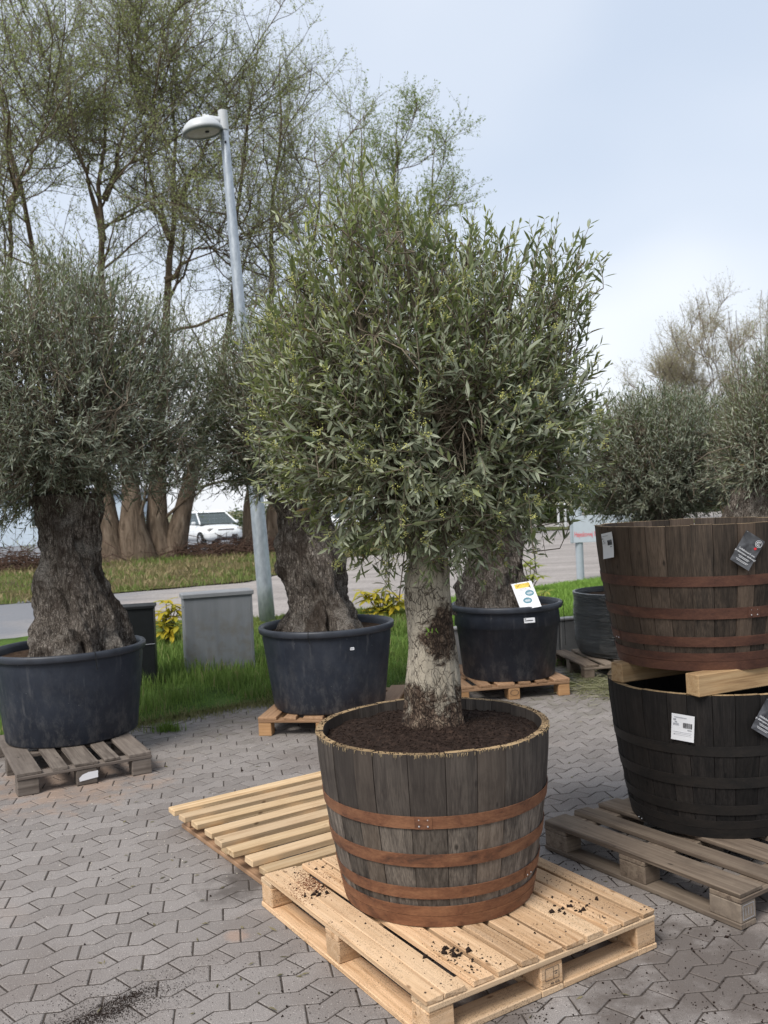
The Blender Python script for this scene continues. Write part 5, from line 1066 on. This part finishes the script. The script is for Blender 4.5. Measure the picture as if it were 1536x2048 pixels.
# yellowing shrubs with whorled leaves on bare stems
def shrub(base, tips, col, label, seed, ll=.10):
    r_ = np.random.default_rng(seed); o = empty('rhododendron', tuple(base), 0, label, 'shrub', 'yellow leaved shrubs on the lawn'); mb = MB(); P, A, NR, C = [], [], [], []
    for tp in tips:
        t = np.linspace(0, 1, 5)[:, None]; e = np.array(tp) - base; pts = e * t + np.array([0, 0, 1]) * (t * (1 - t)) * .12; mb.tube(pts, np.linspace(.009, .005, 5), 5)
        m = 9; a = np.linspace(0, 6.28, m, endpoint=False) + r_.uniform(0, 1); dr = r_.normal(-.25, .35, m); ax = unit(np.stack([np.cos(a), np.sin(a), dr], -1))
        P.append(np.repeat(e[None], m, 0) + ax * .01); A.append(ax); NR.append(unit(np.stack([np.cos(a) * .2, np.sin(a) * .2, np.ones(m)], -1))); k = r_.random((m, 1)); C.append(np.array(col[0]) * (1 - k) + np.array(col[1]) * k)
    obj('stems', mb.mesh('stems'), 'limb', o); P, A, NR, C = (np.concatenate(q) for q in (P, A, NR, C)); global rng
    rng = r_; n = len(P); V, F0, k = leaf_mesh_arrays(P, A, NR, r_.uniform(ll * .7, ll * 1.2, n), r_.uniform(ll * .28, ll * .4, n), True)
    obj('foliage', mesh('foliage', V.reshape(-1, 3), (F0[None] + (np.arange(n) * k)[:, None, None]).reshape(-1, 3), tint=np.repeat(C, k, 0)), 'leaf', o, kind='stuff')
YG = ((.42, .40, .06), (.60, .44, .04)); LG = ((.22, .27, .06), (.42, .42, .10))
def tips_at(px_list, d): return [dp(x, y, d + random.uniform(-.08, .08)) for x, y in px_list]
b_ = on_lawn(335, 1290); shrub(b_, tips_at([(318, 1240), (330, 1222), (345, 1208), (352, 1232), (325, 1262), (342, 1255), (356, 1250), (332, 1200), (360, 1215), (322, 1225), (338, 1235), (350, 1220), (345, 1265), (328, 1250)], b_[1]), YG, 'yellow leaved shrub between the black and the grey cabinet', 41, .16)
b_ = on_lawn(760, 1232); shrub(b_, tips_at([(722, 1182), (735, 1198), (748, 1215), (765, 1178), (770, 1198), (782, 1185), (790, 1210), (760, 1222), (800, 1200), (742, 1226), (778, 1222), (730, 1190), (755, 1195), (775, 1210), (790, 1195), (765, 1228), (750, 1185)], b_[1]), YG, 'straggly yellow shrub showing between the middle pot and the pale trunk', 42, .19)
b_ = on_lawn(1062, 1185); shrub(b_, tips_at([(1048, 1128), (1060, 1122), (1072, 1130), (1082, 1152), (1066, 1148), (1052, 1152)], b_[1]), LG, 'yellow green shrub rising behind the twisted trunk of the collared pot', 43, .16)
b_ = on_lawn(1085, 1205); shrub(b_, tips_at([(1082, 1186), (1092, 1182), (1074, 1192)], b_[1]), LG, 'small pale shrub low in the lawn beside the white card', 44, .13)


# ------------------------------------------------------------------ verge with trees, fence, building
rng = np.random.default_rng(55)
n = 26000; x = rng.uniform(-14, 3, n); t = rng.random(n) ** 1.3; y = np.array([pl(q, VERGE) for q in x]) + .05 + t * 9; P = np.stack([x, y, np.array([vz(a, b) for a, b in zip(x, y)]) - .01], -1)
cl = np.array([fnoise((a, b, 2), .7, 3) for a, b in zip(x, y)])[:, None]; k = rng.random((n, 1)); col = np.where(cl + rng.normal(0, .2, (n, 1)) > .16, np.array([.10, .15, .04]) * (1 - k) + np.array([.19, .22, .07]) * k, np.array([.16, .12, .07]) * (1 - k) + np.array([.34, .27, .15]) * k)
blades('verge_grass', P, np.clip(rng.normal(.09, .05, n), .02, .28), col, 'rough mixed green and straw coloured grass on the verge across the road', wd=.014, lean=1.0)
def brush(c, sx, sy, h, n, label):
    tb_ = Tubes(3)
    for _ in range(n):
        p = np.array(c) + rng.normal(0, 1, 3) * [sx, sy, 0] + [0, 0, abs(rng.normal(0, h))]; d = unit(rng.normal(0, 1, 3) * [1, .7, .35]); l = rng.uniform(.3, 1.0); tb_.add([p - d * l / 2, p + rng.normal(0, .04, 3), p + d * l / 2], [.012, .010, .005])
    o = obj('brushwood', tb_.mesh('brushwood'), 'brush', kind='stuff'); tag(o, label, 'brushwood')
c_ = dp(460, 1112, 25.5); brush((c_[0], 25.5, vz(c_[0], 25.5) + .05), 1.1, .6, .16, 520, 'heap of dead brown brushwood on the verge in front of the white car')
c_ = dp(20, 1142, 23); brush((c_[0], 23, vz(c_[0], 23) + .05), 1.0, .6, .2, 420, 'heap of dead brown brushwood left of the willows')

def grow(stems, seed, n1=(9, 12), n2=8, n3=8, len1=(2.2, 4.4), leaf=6, leafs=.07, cols=((.24, .275, .115), (.43, .46, .22)), upw=.45, spread=1.1, twig=.0045, droop=0.0):
    """stems: list of (points, radius). returns trunk tubes, fine tubes and leaf arrays"""
    r = np.random.default_rng(seed); A = Tubes(10); B = Tubes(3); L = []; B2 = []
    def limb(p, d, l, ra, m, wob, up):
        pts = [p]; 
        for _ in range(m):
            d = unit(d + r.normal(0, wob, 3) + [0, 0, up]); pts.append(pts[-1] + d * l / m)
        return np.array(pts)
    for pts, ra in stems:
        pts = np.array(pts); tt = np.linspace(0, 1, 14); q = np.stack([np.interp(tt, np.linspace(0, 1, len(pts)), pts[:, i]) for i in range(3)], -1); q[1:-1] += r.normal(0, .05, (12, 3)); rr = np.interp(tt, [0, .10, .3, .6, 1], [ra * 1.3, ra, ra * .40, ra * .20, .012]); A.add(q, rr)
        for k in range(r.integers(*n1)):
            f = .10 + .86 * ((k + r.random()) / n1[1]) ** .8; f = min(f, .98); i = f * 13; p = q[int(i)] * (1 - i % 1) + q[min(13, int(i) + 1)] * (i % 1); ax = unit(q[min(13, int(i) + 1)] - q[int(i)])
            d = unit(unit(r.normal(0, 1, 3) * [1, 1, .3]) * spread + ax * .7); l1 = r.uniform(*len1) * (1.05 - .35 * f); r1 = min(.05, max(.018, np.interp(i, range(14), rr) * .45)); b1 = limb(p, d, l1, r1, 7, .14, .10 * upw); A.add(b1, np.linspace(r1, .012, 8))
            for _ in range(n2):
                j = r.uniform(1.5, 7); p2 = b1[int(j)] * (1 - j % 1) + b1[min(7, int(j) + 1)] * (j % 1); d2 = unit(unit(r.normal(0, 1, 3)) * .9 + unit(b1[-1] - b1[0]) * .6 + [0, 0, upw]); l2 = l1 * r.uniform(.35, .75); b2 = limb(p2, d2, l2, .02, 5, .18, .12 * upw - droop); B.add(b2, np.linspace(.014, .005, 6))
                B2.append(b2)
    b2 = np.array(B2); n = len(b2); j = r.uniform(.8, 4.99, (n, n3)); i0 = j.astype(int); fr = (j - i0)[..., None]; rows = np.arange(n)[:, None]
    p3 = (b2[rows, i0] * (1 - fr) + b2[rows, i0 + 1] * fr).reshape(-1, 3); ax2 = np.repeat(unit(b2[:, -1] - b2[:, 0]), n3, 0)
    d = unit(unit(r.normal(0, 1, p3.shape)) * .8 + ax2 * .5 + [0, 0, upw * .8]); l3 = r.uniform(.35, 1.0, (len(p3), 1)); pts = [p3]
    for _ in range(3):
        d = unit(d + r.normal(0, .2, d.shape) + [0, 0, .1 * upw - droop]); pts.append(pts[-1] + d * l3 / 3)
    b3 = np.stack(pts, 1); B.batch(b3, np.linspace(twig, twig * .5, 4))
    if leaf:
        v = r.random((len(b3), leaf)) * 2.99; i0 = v.astype(int); fr = (v - i0)[..., None]; rows = np.arange(len(b3))[:, None]; L.append((b3[rows, i0] * (1 - fr) + b3[rows, i0 + 1] * fr).reshape(-1, 3))
    P = np.concatenate(L) if leaf else np.zeros((0, 3)); return A, B, P, r
def far_tree(name, label, base, stems, seed, mats=('willow', 'willow_twig'), cols=((.24, .275, .115), (.43, .46, .22)), leafs=.07, group='trees on the verge', **kw):
    global rng
    A, B, P, r = grow(stems, seed, **kw); root = empty(name, tuple(base), 0, label, 'tree', group); inv = Matrix.Translation((-base[0], -base[1], -base[2]))
    for nm, me, mt, kd in (('trunk', A.mesh('trunk'), mats[0], None), ('twigs', B.mesh('twigs'), mats[1], 'stuff')):
        o = obj(nm, me, mt, root, kind=kd); o.matrix_parent_inverse = inv
    if len(P):
        rng = r; n = len(P); P = P + r.normal(0, .03, (n, 3)); k = r.random((n, 1)); col = np.array(cols[0]) * (1 - k) + np.array(cols[1]) * k
        V, F0, kk = leaf_mesh_arrays(P, unit(r.normal(0, 1, (n, 3)) + [0, 0, .2]), unit(r.normal(0, 1, (n, 3)) + [0, 0, .6]), r.uniform(leafs * .6, leafs * 1.3, n), r.uniform(leafs * .35, leafs * .6, n), False)
        o = obj('crown', mesh('crown', V.reshape(-1, 3), (F0[None] + (np.arange(n) * kk)[:, None, None]).reshape(-1, 3), tint=np.repeat(col, kk, 0)), 'leaf', root, kind='stuff'); o.matrix_parent_inverse = inv
    return root
def path(px, d, dd=0.0): return [dp(x, y, d + dd * i / max(1, len(px) - 1)) for i, (x, y) in enumerate(px)]
DW = 25.3
def vbase(x, d): p = dp(x, 1100, d); return np.array([p[0], d, vz(p[0], d) - .1])
b_ = vbase(255, DW)
far_tree('willow_tree', 'many stemmed willow with two thick splayed trunks left of the white car', b_,
    [([b_ + [.3, .1, 0]] + path([(268, 1040), (228, 800), (205, 560), (205, 330), (215, 130)], DW, -.5), .46),
     ([b_ + [-.4, -.1, 0]] + path([(215, 1010), (120, 760), (60, 500), (10, 240), (-10, 60)], DW, 1.0), .36),
     (path([(206, 480), (170, 330), (110, 200), (60, 60)], DW, .5), .085), (path([(208, 400), (250, 250), (290, 120), (300, -20)], DW, -.8), .08)], 61, n1=(17, 21), n2=9, n3=9, leaf=8, leafs=.065)
b_ = vbase(330, DW + .4)
far_tree('willow_tree', 'willow whose forked trunks rise behind the domed lamp head', b_,
    [([b_ + [0, .1, 0]] + path([(315, 1030), (322, 800), (335, 560), (352, 400), (345, 200), (350, 60)], DW + .4, .5), .36),
     ([b_ + [.2, .1, 0]] + path([(368, 1010), (430, 800), (470, 600), (470, 400), (500, 200), (520, 50)], DW + .4, 1.2), .30),
     (path([(355, 410), (400, 320), (450, 220), (470, 60)], DW + .5, .3), .085), (path([(330, 560), (400, 500), (470, 480), (560, 420)], DW + .2, -.6), .07), (path([(340, 480), (290, 380), (280, 250), (300, 100)], DW + .4, -.9), .07)], 62, n1=(16, 20), n2=9, n3=9, leaf=8, leafs=.065)
b_ = vbase(505, DW + 2)
far_tree('willow_tree', 'willow with reddish trunk standing just behind the lamp post', b_,
    [([b_] + path([(505, 1010), (520, 820), (545, 620), (540, 420), (560, 240), (560, 110)], DW + 2, .6), .34), ([b_ + [.5, .2, 0]] + path([(555, 1000), (590, 780), (620, 560), (640, 380), (630, 260)], DW + 2, 1.0), .26)], 63, n1=(16, 20), n2=9, n3=9, leaf=8, leafs=.065)
b_ = vbase(790, 33)
far_tree('willow_tree', 'light green willow whose crown shows above the barrel olive', b_,
    [([b_] + path([(770, 900), (750, 600), (730, 400), (720, 230)], 33, .5), .34), ([b_ + [.3, 0, 0]] + path([(810, 900), (840, 600), (860, 420), (870, 290)], 33, .5), .30), ([b_ + [.1, .3, 0]] + path([(800, 800), (800, 500), (790, 330), (800, 210)], 33, .8), .26)], 64, n1=(14, 18), n2=9, n3=8, len1=(1.8, 3.4), leaf=9, leafs=.09, cols=((.16, .21, .06), (.28, .34, .11)))
b_ = vbase(-60, DW - 1)
far_tree('willow_tree', 'slender willow trunk standing left of the many stemmed willow', b_,
    [([b_] + path([(5, 900), (15, 640), (22, 430), (30, 300), (0, 150)], DW - 1, 0), .24), (path([(20, 420), (70, 300), (100, 200)], DW - 1, 0), .10)], 65, n1=(16, 20), n2=9, n3=9, leaf=8, leafs=.065)
dR = 42.0; b_ = dp(1470, 1000, dR); b_[2] = .1
st_ = []
for k in range(24):
    an = R(4 + 150 * (k + .5) / 24 + rng.uniform(-4, 4)); rr = rng.uniform(.62, .98); x, y = 1490 - 275 * math.cos(an) * rr, 775 - 210 * math.sin(an) * rr
    st_.append(([b_ + [rng.uniform(-.5, .5), rng.uniform(-.4, .4), 0]] + path([(1500 + (x - 1500) * .4, 900), (1500 + (x - 1500) * .8, 815 + (y - 790) * .4), (x, y)], dR, rng.uniform(-2.0, 2.0)), .09))
far_tree('bare_willow', 'domed bush willow with bare brownish twigs beyond the far yard', b_, st_, 66, ('willow', 'bare_twig'), ((.30, .275, .17), (.46, .42, .29)), .07, None, n1=(8, 10), n2=8, n3=8, len1=(1.1, 1.9), leaf=4, upw=.6)
def far_bush(px, d, wpx, hpx, label, seed, n=2600, col=((.030, .042, .022), (.07, .085, .04))):
    r = np.random.default_rng(seed); c = dp(px, 1000, d); z0 = ZR - .05; H = max(.8, dp(px, hpx, d)[2] - z0); W = wpx * d / FPX; root = empty('far_shrub', (c[0], d, z0), 0, label, 'shrub', 'shrubs beyond the yard')
    u = unit(r.normal(0, 1, (n, 3))); u[:, 2] = np.abs(u[:, 2]); q = r.random(n) ** .35; P = u * q[:, None] * np.array([W / 2, W / 4, H]) * (1 + .25 * np.array([fnoise((a[0] * 2 + seed, a[1] * 2, a[2] * 2), 1.5, 3) for a in u]))[:, None]
    k = r.random((n, 1)); global rng; rng = r; C = np.array(col[0]) * (1 - k) + np.array(col[1]) * k
    V, F0, kk = leaf_mesh_arrays(P, unit(r.normal(0, 1, (n, 3))), unit(r.normal(0, 1, (n, 3)) + [0, 0, .8]), r.uniform(.16, .34, n), r.uniform(.08, .16, n), False)
    obj('foliage', mesh('foliage', V.reshape(-1, 3), (F0[None] + (np.arange(n) * kk)[:, None, None]).reshape(-1, 3), tint=np.repeat(C, kk, 0)), 'leaf', root, kind='stuff')
    tb_ = Tubes(4)
    for _ in range(10):
        e = P[r.integers(0, n)]; tb_.add([(0, 0, 0), e * .5 + [0, 0, .1], e], [.05, .03, .01])
    obj('stems', tb_.mesh('stems'), 'willow_twig', root)
SHR = ((60, 58, 180, 985, 'dark shrub far beyond the brushwood heap at the many stemmed willow'), (520, 60, 200, 1010, 'dark shrub far behind the lamp post and the white car'), (660, 52, 150, 1000, 'dark shrub showing past the leaning gnarled olive trunk'),
       (860, 56, 220, 960, 'dark shrub behind the silver car and the barrel olive'), (1010, 54, 180, 985, 'dark shrub far behind the olive in the collared pot'), (1090, 50, 120, 1005, 'small dark shrub beside the white marker posts'),
       (1250, 58, 260, 960, 'wide dark shrub far behind the red lettered sign'), (1440, 60, 240, 985, 'wide dark shrub under the bare bush willow'), (1640, 58, 260, 960, 'dark shrub far behind the wispy olive tree'))
for i, (x, d, wv, hv, lab_) in enumerate(SHR): far_bush(x, d, wv, hv, lab_, 80 + i)
# pale building and the wire fence in front of it
bl = dp(210, 1060, 52); bd = empty('low_building', (bl[0] - 8, 52, ZR), R(3), 'low pale blue building behind the willow trunks', 'building')
board('wall', bd, 'facade', 20, 6, 2.7, (0, 3, 1.35), c=.02); board('roof', bd, 'roofing', 20.6, 6.6, .3, (0, 3, 2.86), c=.05)
for i in range(6): w_ = board('window', bd, 'glass', 1.3, .06, .9, (-8 + i * 3.1, -.02, 1.55), c=.01); board('window_frame', w_, 'white_post', 1.42, .04, .06, (0, -.012, -.48), c=.005)
fx0, fy = dp(-40, 1100, 33)[0], 33.0
fn = empty('wire_fence', (fx0, fy, ZR), 0, 'thin wire mesh fence on slim posts in front of the white car', 'fence')
for i in range(7):
    V, F = tube([(i * 2.5, 0, 0), (i * 2.5, 0, 1.5)], .022, 8); obj('post', mesh('post', V, F, True), 'post', fn)
tb_ = Tubes(3)
for z in np.arange(.1, 1.5, .14): tb_.add([(0, 0, z), (7.5, 0.01, z), (15, 0, z)], .003)
for x in np.arange(0, 15, .2): tb_.add([(x, 0, .1), (x, .005, .8), (x, 0, 1.5)], .0025)
obj('wire_mesh', tb_.mesh('wire_mesh'), 'post', fn)
for (x, d) in ((1132, 40), (1118, 43)):
    p_ = dp(x, 1060, d); V, F = lathe([(0, 1.15), (.04, 1.14), (.055, 1.1), (.055, 0)], 12); o = obj('marker_post', mesh('marker_post', V, F, True), 'white_post', None, (p_[0], d, ZR)); tag(o, 'slim white marker post at the far edge of the yard', 'post', 'white marker posts')

# petals, dry leaves and pebbles blown over the paving
rng = np.random.default_rng(91)
n = 420; P = np.array([gp(rng.uniform(0, 640), rng.uniform(1440, 1760)) for _ in range(n)]); P = P[P[:, 1] < 7.9]; n = len(P); P[:, 2] = .003; a = rng.uniform(0, 6.28, n)
leaf_stuff('fallen_petals', P, np.stack([np.cos(a), np.sin(a), rng.normal(0, .1, n)], -1), unit(rng.normal(0, .25, (n, 3)) + [0, 0, 1]), rng.uniform(.006, .014, n), rng.uniform(.004, .008, n), gcol(n, (.42, .38, .32), (.68, .64, .58)), 'grass', None, False, 'pale fallen petals and flakes scattered on the paving before the pots', 'petals')
n = 160; P = np.array([gp(rng.uniform(150, 1250), rng.uniform(1380, 2040)) for _ in range(n)]); P[:, 2] = .004; d = P[:, :2] - FP[0]; lx = d @ [math.cos(FP[1]), math.sin(FP[1])]; ly = d @ [-math.sin(FP[1]), math.cos(FP[1])]; P = P[(P[:, 1] < 8) & ~((lx > -.05) & (lx < FP[2] + .05) & (ly > -.05) & (ly < FP[3] + 1.3))]; n = len(P); a = rng.uniform(0, 6.28, n)
leaf_stuff('dry_leaves', P, np.stack([np.cos(a), np.sin(a), rng.normal(0, .15, n)], -1), unit(rng.normal(0, .3, (n, 3)) + [0, 0, 1]), rng.uniform(.02, .045, n), rng.uniform(.006, .012, n), gcol(n, (.10, .09, .05), (.26, .22, .13)), 'grass', None, False, 'dry narrow olive leaves lying here and there on the paving', 'leaves')
